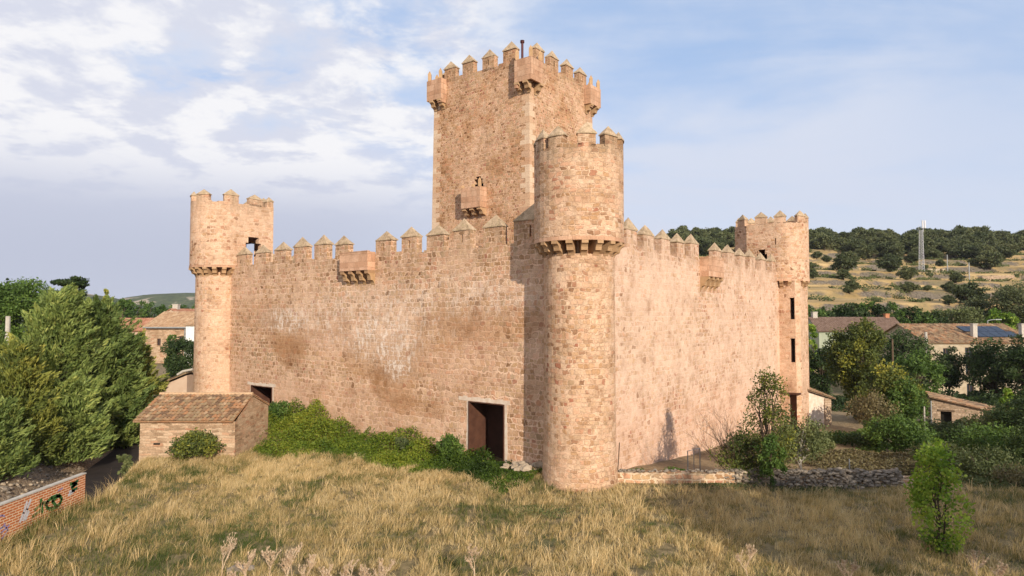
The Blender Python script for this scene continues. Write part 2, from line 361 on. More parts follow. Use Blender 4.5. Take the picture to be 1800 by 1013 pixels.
def caps():
    m, t, b = mat('weathered_cap_stone'); p = pos(t); n = t.noise(p, 3.5, 5, .65); n2 = t.noise(p, 18, 4, .6); n3 = t.noise(p, 6, 3, .6)
    c = t.ramp(n, [(.3, (.24, .17, .105)), (.5, (.41, .30, .195)), (.7, (.52, .39, .27))])
    c = t.mix(t.step(n3, .55, .7, 0, .5), c, (.30, .27, .12)); c = t.mix(.5, c, t.ramp(n2, [(.3, (.25, .25, .25)), (.7, (.75, .75, .75))]), 'OVERLAY')
    t.l.new(c, b.inputs['Base Color']); bump(t, b, t.math('ADD', n2, n), .8, .03); return m
CUT = [(0, (.44, .265, .165)), (.4, (.52, .33, .215)), (.75, (.57, .385, .265)), (1, (.40, .235, .145))]
M_ash = rubble('cut_sandstone', stones=CUT, mortar=(.36, .22, .14), mortar2=(.44, .28, .18), bw=.62, rh=.37, mw=.014, cover=(.55, .7), coverk=.4, bmp=.6, zdark=(10.7, 11.3, (.30, .22, .14), .3), joint=.3, warp=.12)
M_ashR = M_ash
M_cap = caps()
def quoin():
    m, t, b = mat('quoin_stone'); p = pos(t); n2 = t.noise(p, 12, 4, .6)
    w_ = t.new('ShaderNodeTexWhiteNoise', noise_dimensions='3D'); t.put(w_.inputs['Vector'], t.vm('FLOOR', t.vm('MULTIPLY', p, (.4, .4, 2.2))))
    c = t.ramp(w_.outputs['Value'], [(0, (.47, .28, .17)), (.35, (.54, .37, .24)), (.7, (.60, .45, .32)), (1, (.40, .22, .13))])
    c = t.mix(.35, c, t.ramp(n2, [(.3, (.25, .25, .25)), (.7, (.75, .75, .75))]), 'OVERLAY')
    t.l.new(c, b.inputs['Base Color']); bump(t, b, n2, .5, .015); return m
M_quoin = quoin()
def plain(name, c0, c1=None, scale=3., rough=.85, metal=0., bs=.2, det=5):
    m, t, b = mat(name); p = pos(t); c1 = c1 or tuple(x*.75 for x in c0)
    n = t.noise(p, scale, det, .62); t.l.new(t.mix(t.step(n, .3, .7), c0, c1), b.inputs['Base Color'])
    b.inputs['Roughness'].default_value = rough; b.inputs['Metallic'].default_value = metal
    if bs: bump(t, b, t.noise(p, scale*4, 4, .6), bs, .02)
    return m
M_rust = plain('rusted_steel', (.10, .045, .028), (.065, .028, .018), 2.5, .7)
M_rustd = plain('rusted_steel_door', (.055, .024, .016), (.04, .018, .012), 2.5, .8)
M_white = plain('lime_plaster', (.66, .57, .48), (.55, .42, .32), 3.)
M_pipe = plain('dark_red_pipe', (.10, .022, .025), (.07, .02, .02), 5, .5)
M_dark = plain('dark_interior', (.02, .015, .012), (.01, .01, .008))
M_asph = plain('dark_asphalt', (.040, .031, .028), (.027, .022, .020), 1.2, .9, 0, .3)
M_galv = plain('galvanised_steel', (.34, .35, .35), (.25, .26, .26), 6, .5, .3)
M_conc = plain('pale_concrete', (.50, .46, .40), (.38, .34, .29), 4)
M_wood = plain('weathered_wood', (.16, .11, .07), (.09, .06, .04), 6)
M_bark = plain('bark', (.10, .072, .05), (.055, .04, .028), 9, .95, 0, .6)
M_twig = plain('bare_twig', (.15, .105, .075), (.08, .055, .04), 9)
M_straw = plain('dry_thistle', (.62, .48, .34), (.46, .32, .20), 9)
M_wwhite = plain('white_paint', (.78, .78, .78), (.66, .66, .64), 2)
M_mast = plain('white_mast_steel', (.60, .60, .62), (.50, .50, .52), 2, .6)
M_cream = plain('cream_render', (.46, .385, .28), (.35, .275, .19), 1.6)
M_green = plain('pale_green_render', (.34, .37, .28), (.27, .30, .22), .8)
M_pinkr = plain('pink_render', (.55, .42, .32), (.47, .33, .24), .8)
M_orange = plain('orange_brick', (.50, .22, .11), (.40, .17, .09), 2)
M_glass = plain('dark_window', (.035, .04, .05), (.02, .022, .03), 1, .25, 0, 0)
M_solar = plain('solar_panel', (.022, .032, .055), (.016, .024, .04), 1, .25, 0, 0)
M_drain = plain('brown_drainpipe', (.12, .07, .05), (.1, .06, .04), 1)
M_fstone = plain('field_stone', (.26, .215, .17), (.15, .125, .10), 5, .95, 0, .6)
M_fstone2 = plain('pale_field_stone', (.42, .34, .25), (.30, .235, .17), 5, .95, 0, .6)
def tiles(name, stops):
    m, t, b = mat(name); uv = t.new('ShaderNodeUVMap').outputs[0]
    w_ = t.new('ShaderNodeTexWhiteNoise', noise_dimensions='3D'); t.put(w_.inputs['Vector'], t.vm('FLOOR', uv))
    p = pos(t); n = t.noise(p, .9, 4, .6); nf = t.noise(p, 9, 4, .6)
    f = t.math('ADD', t.math('MULTIPLY', w_.outputs['Value'], .6), t.math('MULTIPLY', n, .4))
    c = t.ramp(f, stops); c = t.mix(.45, c, t.ramp(nf, [(.3, (.25, .25, .25)), (.7, (.75, .75, .75))]), 'OVERLAY')
    t.l.new(c, b.inputs['Base Color']); bump(t, b, nf, .4, .02); return m
M_tile = tiles('old_roof_tiles', [(.1, (.10, .065, .045)), (.35, (.24, .145, .085)), (.5, (.30, .22, .13)), (.65, (.36, .18, .09)), (.78, (.42, .30, .19)), (.93, (.50, .16, .07))])
M_tile2 = tiles('brown_roof_tiles', [(0, (.15, .095, .072)), (.5, (.21, .14, .105)), (1, (.27, .185, .145))])
M_tile3 = tiles('red_roof_tiles', [(0, (.30, .13, .075)), (.5, (.42, .20, .12)), (1, (.50, .29, .18))])
M_tile4 = tiles('tan_roof_tiles', [(0, (.30, .17, .10)), (.5, (.45, .29, .17)), (1, (.56, .42, .28))])

def leafmat(name, stops, trans=.25):
    m = bpy.data.materials.new(name); m.use_nodes = True; t = NT(m.node_tree); t.n.clear()
    at_ = t.new('ShaderNodeAttribute', attribute_name='tint'); c = t.ramp(at_.outputs['Fac'], stops)
    oi = t.new('ShaderNodeObjectInfo').outputs['Random']; c = t.mix(1, c, t.mix(oi, (.72, .76, .72), (1.30, 1.22, 1.16)), 'MULTIPLY')
    d = t.new('ShaderNodeBsdfPrincipled'); t.l.new(c, d.inputs['Base Color']); d.inputs['Roughness'].default_value = .6; d.inputs['Specular IOR Level'].default_value = .25
    tr = t.new('ShaderNodeBsdfTranslucent'); t.l.new(t.mix(1, c, (1.0, 1.0, .55), 'MULTIPLY'), tr.inputs[0])
    mx = t.new('ShaderNodeMixShader'); mx.inputs[0].default_value = trans; t.l.new(d.outputs[0], mx.inputs[1]); t.l.new(tr.outputs[0], mx.inputs[2])
    o = t.new('ShaderNodeOutputMaterial'); t.l.new(mx.outputs[0], o.inputs[0]); return m
LM = dict(
 juniper=leafmat('juniper_leaf', [(0, (0.059, 0.097, 0.028)), (.35, (0.140, 0.196, 0.054)), (.7, (0.227, 0.289, 0.083)), (1, (0.347, 0.373, 0.109))]),
 juniy=leafmat('yellow_juniper_leaf', [(0, (0.077, 0.104, 0.031)), (.4, (0.185, 0.220, 0.050)), (.75, (0.338, 0.338, 0.077)), (1, (0.490, 0.439, 0.101))]),
 dark=leafmat('dark_leaf', [(0, (0.016, 0.034, 0.010)), (.5, (0.040, 0.070, 0.021)), (1, (0.083, 0.115, 0.035))]),
 oak=leafmat('holm_oak_leaf', [(0, (0.048, 0.064, 0.029)), (.5, (0.095, 0.116, 0.051)), (1, (0.151, 0.161, 0.077))]),
 mid=leafmat('green_leaf', [(0, (0.031, 0.062, 0.013)), (.5, (0.074, 0.136, 0.027)), (1, (0.147, 0.221, 0.042))]),
 olive=leafmat('olive_leaf', [(0, (0.055, 0.075, 0.027)), (.5, (0.117, 0.143, 0.056)), (1, (0.205, 0.218, 0.087))]),
 yellow=leafmat('yellowing_leaf', [(0, (0.036, 0.054, 0.014)), (.45, (0.089, 0.119, 0.030)), (.75, (0.190, 0.202, 0.036)), (1, (0.357, 0.333, 0.048))]),
 lime=leafmat('lime_leaf', [(0, (.05, .12, .015)), (.45, (.18, .29, .035)), (1, (.42, .50, .08))], .35),
 bramble=leafmat('bramble_leaf', [(0, (.028, .055, .008)), (.4, (.085, .14, .015)), (.75, (.19, .24, .025)), (1, (.34, .34, .045))], .3),
 brown=leafmat('brown_scrub_leaf', [(0, (0.078, 0.062, 0.034)), (.5, (0.156, 0.130, 0.065)), (1, (0.234, 0.208, 0.098))]),
)
M_grass = leafmat('dry_grass_blade', [(0, (.07, .10, .022)), (.2, (.17, .18, .05)), (.4, (.31, .24, .105)), (.65, (.56, .40, .195)), (1, (.74, .575, .34))], .35)

def leafmesh(name, Pn, D, Lg, Wd, tint, mat_):
    n = len(Pn); D = D/np.linalg.norm(D, axis=1, keepdims=True)
    R = rng.normal(size=(n, 3)); S = np.cross(D, R); S /= np.linalg.norm(S, axis=1, keepdims=True)+1e-9
    Lg = np.broadcast_to(Lg, n)[:, None]; Wd = np.broadcast_to(Wd, n)[:, None]
    vs_ = np.stack([Pn-D*Lg/2, Pn+S*Wd/2, Pn+D*Lg/2, Pn-S*Wd/2], 1).reshape(-1, 3)
    me = bpy.data.meshes.new(name); me.vertices.add(4*n); me.vertices.foreach_set('co', vs_.astype(np.float32).ravel())
    me.loops.add(4*n); me.loops.foreach_set('vertex_index', np.arange(4*n, dtype=np.int32))
    me.polygons.add(n); me.polygons.foreach_set('loop_start', np.arange(0, 4*n, 4, dtype=np.int32)); me.polygons.foreach_set('loop_total', np.full(n, 4, np.int32))
    a = me.attributes.new('tint', 'FLOAT', 'FACE'); a.data.foreach_set('value', np.clip(tint, 0, 1).astype(np.float32))
    me.materials.append(mat_); me.update(calc_edges=True); return me
def unit(n): v = rng.normal(size=(n, 3)); return v/np.linalg.norm(v, axis=1, keepdims=True)

def crown_pts(kind, n, Hc, Rc_, z0, nb, seed):
    """leaf centres, directions and clump tint for a crown from z0 to Hc, radius Rc_ (local coords)"""
    q = np.random.default_rng(seed); hh_ = Hc-z0
    if kind in ('round', 'shrub', 'ragged'):
        b = q.normal(size=(nb, 3)); b /= np.linalg.norm(b, axis=1, keepdims=True)
        b *= q.uniform(.35, .82, (nb, 1)); b[:, 2] = b[:, 2]*.5+.5
        cc = b*np.array([Rc_, Rc_, hh_]); 
        if kind != 'ragged': cc[:, 2] = np.clip(b[:, 2], .12, .86)*hh_
        br = q.uniform(.20, .38, nb)*Rc_ if kind != 'ragged' else q.uniform(.13, .30, nb)*Rc_
        prof = np.sqrt(np.clip(1-((cc[:, 2]/hh_-.42)/.62)**2, .05, 1)); cc[:, :2] *= prof[:, None]
        sq = np.array([1, 1, .8 if kind != 'ragged' else 1.25])
    elif kind == 'column':
        zt = q.uniform(.04, .93, nb); prof = np.sin(np.clip(zt, 0, 1)**.65*math.pi)**.7*.8+.08
        a = q.uniform(0, 6.28, nb); rr = np.sqrt(q.uniform(.05, 1, nb))*prof*Rc_*.85
        cc = np.stack([rr*np.cos(a), rr*np.sin(a), zt*hh_], 1); br = q.uniform(.14, .30, nb)*Rc_; sq = np.array([1, 1, 1.7])
    elif kind in ('cone', 'spire'):
        zt = q.uniform(0, 1, nb)**1.25; prof = (1-zt)**(.72 if kind == 'cone' else 1.0)+.04
        a = q.uniform(0, 6.28, nb); rr = q.uniform(.55, 1.0, nb)*prof*Rc_*.85
        cc = np.stack([rr*np.cos(a), rr*np.sin(a), zt*hh_*.95], 1); br = (q.uniform(.16, .28, nb)*Rc_)*(1-.6*zt); sq = np.array([1, 1, .8])
    elif kind == 'flat':
        a = q.uniform(0, 6.28, nb); rr = q.uniform(.1, 1, nb)*Rc_; zt = q.choice([.25, .5, .75, .95], nb)+q.normal(0, .03, nb); rr *= (1.1-.35*zt)
        cc = np.stack([rr*np.cos(a), rr*np.sin(a), zt*hh_], 1); br = q.uniform(.22, .42, nb)*Rc_; sq = np.array([1.2, 1.2, .42])
    wgt = br**2; wgt /= wgt.sum(); k = q.choice(nb, n, p=wgt)
    d = q.normal(size=(n, 3)); d /= np.linalg.norm(d, axis=1, keepdims=True)
    r = (q.uniform(0, 1, n)**.40)[:, None]*br[k][:, None]
    r *= (1+.25*np.sin(d[:, :1]*7+k[:, None])*np.cos(d[:, 2:]*6+k[:, None]*2))
    P = cc[k]+d*r*sq; P[:, 2] += z0
    ct = q.uniform(0, 1, nb)[k]
    return P, d, ct, cc
def make_tree(name, label, cat, base, top, R, kind='round', lm='dark', n=6000, leaf=.15, z0f=.2, nb=40, seed=1, group=None, trunk=.12, aspect=.45, bark=None, lean=(0, 0), tmix=.5, multi=1, loc_only=False):
    Hh = top-base[2]; z0 = Hh*z0f; q = np.random.default_rng(seed+99)
    root = thing(name, label, cat, base, group)
    P, d, ct, cc = crown_pts(kind if kind != 'spray' else 'sprayc', n, Hh, R, z0, nb, seed) if kind != 'spray' else spray_pts(n, Hh, R, z0, nb, seed)
    kz = (Hh-z0)/max(np.percentile(P[:, 2], 99.6)-z0, .01); kr = R/max(np.percentile(np.hypot(P[:, 0], P[:, 1]), 96), .01)
    P = P*np.array([kr, kr, 1.]); P[:, 2] = z0+(P[:, 2]-z0)*kz; cc = cc*np.array([kr, kr, kz])
    if kind == 'spray': D = d; Lg = leaf*q.uniform(1.4, 3.0, n); Wd = leaf*q.uniform(.4, .7, n)
    else: D = d+unit(n)*1.2; Lg = leaf*q.uniform(.7, 1.4, n); Wd = Lg*aspect*q.uniform(.8, 1.3, n)
    tint = ct*tmix+q.uniform(0, 1, n)*(1-tmix)
    me = leafmesh('crown', P, D, Lg, Wd, tint, LM[lm]); cr = bpy.data.objects.new('crown', me); col.objects.link(cr); cr.parent = root
    mb = MB(); tr = max(trunk, .02)
    for ms in range(multi):
        ox, oy = (q.normal(0, .12*R), q.normal(0, .12*R)) if multi > 1 else (0, 0)
        ht = Hh*(.86 if kind not in ('round', 'shrub') else .72)
        pts = [(ox*i/4*2+q.normal(0, .02*Hh)*(i > 0), oy*i/4*2+q.normal(0, .02*Hh)*(i > 0), -.25+(ht+.25)*i/5) for i in range(6)]
        mb.tube(pts, [tr*(1.25-.2*i) if i < 5 else tr*.15 for i in range(6)], 6)
    idx = q.permutation(len(cc))[:min(len(cc), 16)]
    for k in idx:
        c_ = cc[k]+np.array([0, 0, z0]); zs = min(max(c_[2]*q.uniform(.35, .7), .1*Hh), ht*.9)
        mid = (c_[0]*.45, c_[1]*.45, (zs+c_[2])/2+.03*Hh)
        mb.tube([(0, 0, zs), mid, tuple(c_)], [tr*.45, tr*.28, tr*.1], 4, caps=False)
    sv = [tuple(np.array(p)+np.array(base)) for p in mb.v]; mb.v = sv
    mb.build('trunk', bark or M_bark, root)
    return root
def spray_pts(n, Hc, R, z0, nb, seed):
    """juniper-like: feathery sprays pointing outward and up over a broad cone"""
    q = np.random.default_rng(seed); hh_ = Hc-z0; ns = nb
    zt = q.uniform(0, .97, ns)**1.0; a = q.uniform(0, 6.28, ns)
    prof = np.where(zt < .25, .75+zt, np.clip(1-((zt-.25)/.78)**1.5, 0, 1))+.03
    rr = prof*R*(.85+.22*np.sin(a*3+zt*9)); dep = q.uniform(.5, 1.15, ns); rr = rr*dep
    cc = np.stack([rr*np.cos(a), rr*np.sin(a), zt*hh_], 1)
    ax = np.stack([np.cos(a)*.75+.15, np.sin(a)*.75, .55+.5*zt], 1)+q.normal(0, .22, (ns, 3)); ax /= np.linalg.norm(ax, axis=1, keepdims=True)
    sl_ = q.uniform(1.0, 2.3, ns)*(R/3.2)**.5
    k = q.integers(0, ns, n); s = q.uniform(-.6, 1, n)
    spread = (.26*(1-np.clip(s, 0, 1))+.03)*sl_[k]
    off = q.normal(size=(n, 3))*spread[:, None]*.55; off[:, 2] *= .55
    P = cc[k]+ax[k]*(s*sl_[k]*.6)[:, None]+off; P[:, 2] += z0; P[:, 2] = np.maximum(P[:, 2], .05)
    D = ax[k]+q.normal(0, .35, (n, 3)); return P, D, q.uniform(0, 1, ns)[k], cc[q.permutation(ns)[:40]]

# ---------------------------------------------------------------- terrain
def arr(*segs):
    out = []
    for a, b, s in segs: out += list(np.arange(a, b, s))
    return np.array(out+[segs[-1][1]])
gx = arr((-1700, -400, 40), (-400, -120, 10), (-120, -45, 3), (-45, -30, 1), (-30, 30, .4), (30, 60, 1), (60, 300, 2.2), (300, 420, 10), (420, 1700, 40))
gy = arr((-60, 10, 2.5), (10, 62, .4), (62, 100, 1.2), (100, 240, .8), (240, 320, 2.5), (320, 1200, 14), (1200, 2600, 120))
X, Y = np.meshgrid(gx, gy); Z = H(X, Y)
nx, ny = len(gx), len(gy)
ii = (np.arange(ny-1)[:, None]*nx+np.arange(nx-1)[None, :]).ravel()
quads = np.stack([ii, ii+1, ii+nx+1, ii+nx], 1).astype(np.int32)
me = bpy.data.meshes.new('ground'); me.vertices.add(nx*ny); me.vertices.foreach_set('co', np.stack([X, Y, Z], -1).astype(np.float32).ravel())
me.loops.add(quads.size); me.loops.foreach_set('vertex_index', quads.ravel()); me.polygons.add(len(quads))
me.polygons.foreach_set('loop_start', np.arange(0, quads.size, 4, dtype=np.int32)); me.polygons.foreach_set('loop_total', np.full(len(quads), 4, np.int32))
me.polygons.foreach_set('use_smooth', np.ones(len(quads), bool)); me.update(calc_edges=True)
gr = bpy.data.objects.new('ground', me); col.objects.link(gr); gr['kind'] = 'structure'
m, t, b = mat('ground_earth_and_dry_grass'); p = pos(t); px3, py3, pz3 = t.sep(p)
nA = t.noise(p, .35, 5, .6); nB = t.noise(p, 2.5, 5, .65); nC = t.noise(p, 12, 4, .6); nD = t.noise(p, .05, 4, .6)
near = t.ramp(nB, [(.3, (.085, .07, .035)), (.5, (.19, .145, .07)), (.7, (.30, .225, .12))])
near = t.mix(t.step(nA, .52, .66, 0, .6), near, (.07, .085, .03))
stony = t.ramp(nC, [(.35, (.16, .115, .075)), (.55, (.29, .215, .145)), (.72, (.44, .34, .24))])
ledge = t.math('MINIMUM', t.math('ADD', -23.5+.32*36.5, t.math('MULTIPLY', py3, -.32)), -20.9)
dl = t.math('SUBTRACT', px3, ledge)
near = t.mix(t.math('MULTIPLY', t.step(dl, 3.4, 1.5), t.step(py3, 90, 60)), near, stony)
dirt = t.ramp(nB, [(.3, (.16, .11, .06)), (.5, (.27, .195, .11)), (.7, (.36, .27, .16))])
near = t.mix(t.math('MULTIPLY', t.math('MULTIPLY', t.step(py3, 30.2, 31), t.step(px3, 3, 4.5)), t.step(py3, 90, 70)), near, dirt)
hillc = t.ramp(t.math('ADD', t.math('MULTIPLY', nB, .35), t.math('MULTIPLY', t.noise(t.vm('MULTIPLY', p, (.25, 1., 1.)), .35, 5, .6), .65)), [(.35, (.22, .155, .065)), (.5, (.38, .26, .115)), (.65, (.50, .355, .175))])
nz_ = t.sep(t.new('ShaderNodeNewGeometry').outputs['Normal'])[2]
wallst = t.ramp(nB, [(.3, (.05, .045, .035)), (.55, (.16, .13, .10)), (.75, (.33, .28, .22))])
hillc = t.mix(t.step(t.math('ADD', nz_, t.math('MULTIPLY', t.math('SUBTRACT', t.noise(p, .13, 3, .6), .5), .9)), .86, .70), hillc, wallst)
hillc = t.mix(t.step(t.noise(p, .09, 4, .6), .50, .64, 0, .7), hillc, (.19, .155, .075))
hillc = t.mix(t.step(nB, .56, .68, 0, .5), hillc, (.12, .10, .05))
farc = t.ramp(t.noise(p, .035, 6, .62), [(.35, (.03, .045, .02)), (.52, (.048, .066, .028)), (.64, (.07, .09, .04)), (.74, (.18, .16, .10))])
farc = t.mix(.5, farc, t.ramp(t.noise(p, .15, 5, .6), [(.4, (.03, .045, .02)), (.6, (.12, .14, .06))]), 'MIX')
cl = t.math('MULTIPLY', t.step(t.noise(t.vm('MULTIPLY', p, (1, .15, 3)), .022, 5, .6), .51, .55), t.math('MULTIPLY', t.step(pz3, 17, 21), t.step(pz3, 34, 29)))
farc = t.mix(t.math('MULTIPLY', cl, .8), farc, (.42, .33, .25))
cc_ = t.mix(t.step(py3, 92, 108), near, hillc)
isleft = t.math('LESS_THAN', px3, 0.)
cc_ = t.mix(t.math('MULTIPLY', isleft, t.step(py3, 100, 160)), cc_, farc)
t.l.new(cc_, b.inputs['Base Color']); bump(t, b, t.math('ADD', nB, nC), .8, .08); gr.data.materials.append(m)

# dark lane beyond the field, a sheet over its bed
mb = MB(); ys = np.arange(14, 70, 1.2)
for i in range(len(ys)-1):
    q = []
    for yy, dd in ((ys[i], .15), (ys[i], 2.75), (ys[i+1], 2.75), (ys[i+1], .15)):
        q.append((lane_edge(yy)+dd, yy, -.93))
    mb.quad(*q)
props(mb.build('lane', M_asph), kind='structure')

# ---------------------------------------------------------------- the castle
castle = thing('castle', 'pink and ochre stone castle with battlements, square keep and round corner towers', 'castle', (C[0], C[1], 0))
FL, EAVE, TIP = 11.12, 11.98, 12.62
zero = frame((0, 0), (1, 0), (0, 1))
# --- merlons: three local meshes, copied along the walls
def merlon_mesh(w_, d_, h_, hc, slit, mb_=None, seed=0, mbody=0, mcap=1):
    q = random.Random(seed); mb = MB(); fr = frame((0, 0), (1, 0), (0, 1)); j = lambda s=.03: q.uniform(-s, s)
    a, b_ = w_/2, d_/2
    def hx(a0, a1, b0, b1, z0, z1): mb.hexa([(a0+j(.01), b0+j(.01), z0), (a1+j(.01), b0+j(.01), z0), (a1+j(.01), b1+j(.01), z0), (a0+j(.01), b1+j(.01), z0), (a0+j(), b0+j(.02), z1), (a1+j(), b0+j(.02), z1), (a1+j(), b1+j(.02), z1), (a0+j(), b1+j(.02), z1)], mbody)
    if slit:
        s = .055; z1, z2 = h_*.30, h_*.78
        mb.box(fr, -a, a, -b_, b_, -.3, z1); mb.box(fr, -a, a, -b_, b_, z2, h_)
        mb.box(fr, -a, -s, -b_, b_, z1, z2); mb.box(fr, s, a, -b_, b_, z1, z2)
    else: hx(-a, a, -b_, b_, -.3, h_)
    o = .045; e = .05
    base_ = [(-a-o+j(), -b_-o+j(), h_), (a+o+j(), -b_-o+j(), h_), (a+o+j(), b_+o+j(), h_), (-a-o+j(), b_+o+j(), h_)]
    top_ = [(x+j(.01), y+j(.01), h_+e+j(.02)) for x, y, z in base_]
    ap = (j(.06), j(.04), h_+hc+j(.04)); n0 = len(mb.v)
    mid = [((x+ap[0])/2+j(.03), (y+ap[1])/2+j(.03), (z+ap[2])/2+j(.03)) for x, y, z in top_]
    mb.add(base_+top_+mid+[ap], [(3, 2, 1, 0)]+[(i, (i+1) % 4, 4+(i+1) % 4, 4+i) for i in range(4)]+[(4+i, 4+(i+1) % 4, 8+(i+1) % 4, 8+i) for i in range(4)]+[(8+i, 8+(i+1) % 4, 12) for i in range(4)], mcap)
    return mb
def merlon_proto(bodymat, *a, **k):
    mb = merlon_mesh(*a, **k); me = bpy.data.meshes.new('merlon'); me.from_pydata(mb.v, [], mb.f); me.materials.append(bodymat); me.materials.append(M_cap); me.polygons.foreach_set('material_index', mb.m); me.update(); return me
def put(name, me, parent, loc, rz=0, sc=(1, 1, 1)):
    o = bpy.data.objects.new(name, me); col.objects.link(o); o.parent = parent; o.location = Vector(loc)-wloc(parent); o.rotation_euler = (0, 0, rz); o.scale = sc; return o
def ang(d): return math.atan2(d[1], d[0])
# corbel profile (outward, down)
def corbel_mesh(wd=.28, out=.5, h_=.8, back=0.):
    prof = [(0, 0), (out, 0), (out, -.22*h_)]
    for k in range(1, 5): a = k/4*math.pi/2; prof.append((out-.42*out*math.sin(a)*.9-.02, -.22*h_-.24*h_*(1-math.cos(a))-.02*k))
    x1 = out*.56; prof += [(x1, -.50*h_), (x1, -.66*h_)]
    for k in range(1, 5): a = k/4*math.pi/2; prof.append((x1-x1*math.sin(a)*.95, -.66*h_-.34*h_*(1-math.cos(a*.98))))
    prof.append((0, -h_))
    if back: prof += [(-back, -h_), (-back, 0)]; prof = prof[1:] if False else prof
    mb = MB(); n = len(prof)
    mb.add([(-wd/2, -x, z) for x, z in prof]+[(wd/2, -x, z) for x, z in prof], [tuple(range(n)), tuple(range(2*n-1, n-1, -1))]+[(i, n+i, n+(i+1) % n, (i+1) % n) for i in range(n)])
    me = bpy.data.meshes.new('corbel'); me.from_pydata(mb.v, [], mb.f); me.materials.append(M_corbel); me.update(); return me
def curtain(o, ax, inn, length, mt, holes, flip, mers, slits, seed):
    """o outer corner, ax along, inn towards the courtyard"""
    fr = frame(o, ax, inn); mb = MB(); th = 1.7; zb = -3.2
    panel(mb, fr, 0, length, zb, FL-.1, holes, 0, th, 0)
    # outer parapet top with a slightly uneven line
    q = random.Random(seed); s = 0; pw = .7
    while s < length:
        e = min(length, s+q.uniform(.5, 1.1)); zt = FL+q.uniform(-.10, .07)
        mb.box(fr, s, e, 0, pw, FL-.1, zt); s = e
    panel(mb, fr, 0, length, zb, 10.3, holes, th, 0, 0)
    mb.quad(fr(0, pw, 10.3), fr(length, pw, 10.3), fr(length, th, 10.3), fr(0, th, 10.3))
    mb.quad(fr(0, pw, 10.3), fr(length, pw, 10.3), fr(length, pw, FL-.1), fr(0, pw, FL-.1))
    wall = mb.build('curtain_wall', mt, castle)
    protos = [merlon_proto(mt, 1.28, .42, EAVE-FL, TIP-EAVE, sl_, seed=seed*10+i) for i, sl_ in enumerate((False, True, False, True))]
    for i, m_ in enumerate(mers):
        x, y, z = fr(m_, .24, FL-.03); put('merlon', protos[(1 if i in slits else 0)+2*(i % 2)], wall, (x, y, z), ang(ax), (q.uniform(.90, 1.12), 1, q.uniform(.92, 1.08)))
    return wall
bigd = (4.30, 6.62, .0, 3.16); smd = (24.15, 26.7, .2, 2.68)
wleft = curtain(C, U, V, TL, M_left, [bigd, smd], False, [28.24, 25.85, 23.53, 21.3, 19.13, 17.05, 13.25, 11.12, 9.11, 7.17, 5.1], {2, 4, 6, 7, 9}, 3)
wright = curtain(C, V, U, TR, M_right, [], True, [5.34, 7.36, 9.58, 11.7, 13.9, 18.0, 20.58, 23.03, 25.43, 28.17, 30.99], {1, 4, 6, 8}, 5)
wbl = curtain(Lc, V, -U, TR, M_left, [], False, [4+2.4*i for i in range(12)], set(), 6)
wbr = curtain(Rc, U, -V, TL, M_right, [], False, [4+2.4*i for i in range(11)], set(), 7)
# large pointed merlon beside the front tower
mbig = merlon_proto(M_left, 2.0, .95, 1.15, .95, True, seed=77)
x, y, z = frame(C, U, V)(2.75, .50, FL-.1); put('merlon', mbig, wleft, (x, y, z), ang(U))
# steel lined doorways
def doorway(h, parent, surround=True, seed=1):
    fr = frame(C, U, V); a0, a1, z0, z1 = h; mb = MB(); d = 1.5
    mb.box(fr, a0-.0, a0+.05, -.06, d, z0-1, z1-.05); mb.box(fr, a1-.05, a1, -.06, d, z0-1, z1-.05); mb.box(fr, a0, a1, -.06, d, z1-.05, z1)
    o = mb.build('doorway_lining', M_rust, parent)
    mb = MB(); mb.box(fr, a0+.05, a1-.05, d-.06, d, z0-1, z1-.05); 
    mb.build('steel_door', M_rustd, o) if False else mb.build('steel_door', M_rustd, parent)
    q = random.Random(seed); mb = MB()
    s = a0-.35
    while s < a1+.4:
        e = s+q.uniform(.2, .34); mb.box(fr, s, e, -.012, .02, z1+q.uniform(.0, .02), z1+q.uniform(.17, .26)); s = e
    for aa, ww in ((a0-.14, .14), (a1, .12)):
        zz = z1
        while zz > z0+.3: e = zz-q.uniform(.25, .5); mb.box(fr, aa+q.uniform(-.06, 0) if aa < a0 else aa, aa+ww+(0 if aa < a0 else q.uniform(0, .08)), -.009, .02, e, zz); zz = e
    mb.build('door_surround', M_white, parent)
doorway(bigd, wleft, seed=4); doorway(smd, wleft, seed=5)
# --- box machicolations
cb1 = corbel_mesh(.30, .56, .85)
def machi(o, ax, inn, a0, a1, p_, z0, z1, mt, n=4):
    fr = frame(o, ax, inn); mb = MB(); w_ = .16
    mb.box(fr, a0, a1, -p_, -p_+w_, z0, z1); mb.box(fr, a0, a0+w_, -p_+w_, -.002, z0, z1); mb.box(fr, a1-w_, a1, -p_+w_, -.002, z0, z1)
    mb.box(fr, a0-.02, a1+.02, -p_-.02, -p_+w_+.01, z1, z1+.05)
    bx = mb.build('machicolation_box', mt, castle)
    for i in range(n):
        a = a0+.16+(a1-a0-.32)*i/(n-1); x, y, z = fr(a, 0, z0); put('corbel', cb1, bx, (x, y, z), ang(ax) if np.cross(ax, inn) > 0 else ang(ax)+math.pi)
    return bx
machi(C, U*1, V*1, 13.9, 16.42, .60, 10.18, 11.26, M_ash)
machi(C, V*1, U*1, 14.64, 17.3, .60, 10.0, 11.24, M_ashR)
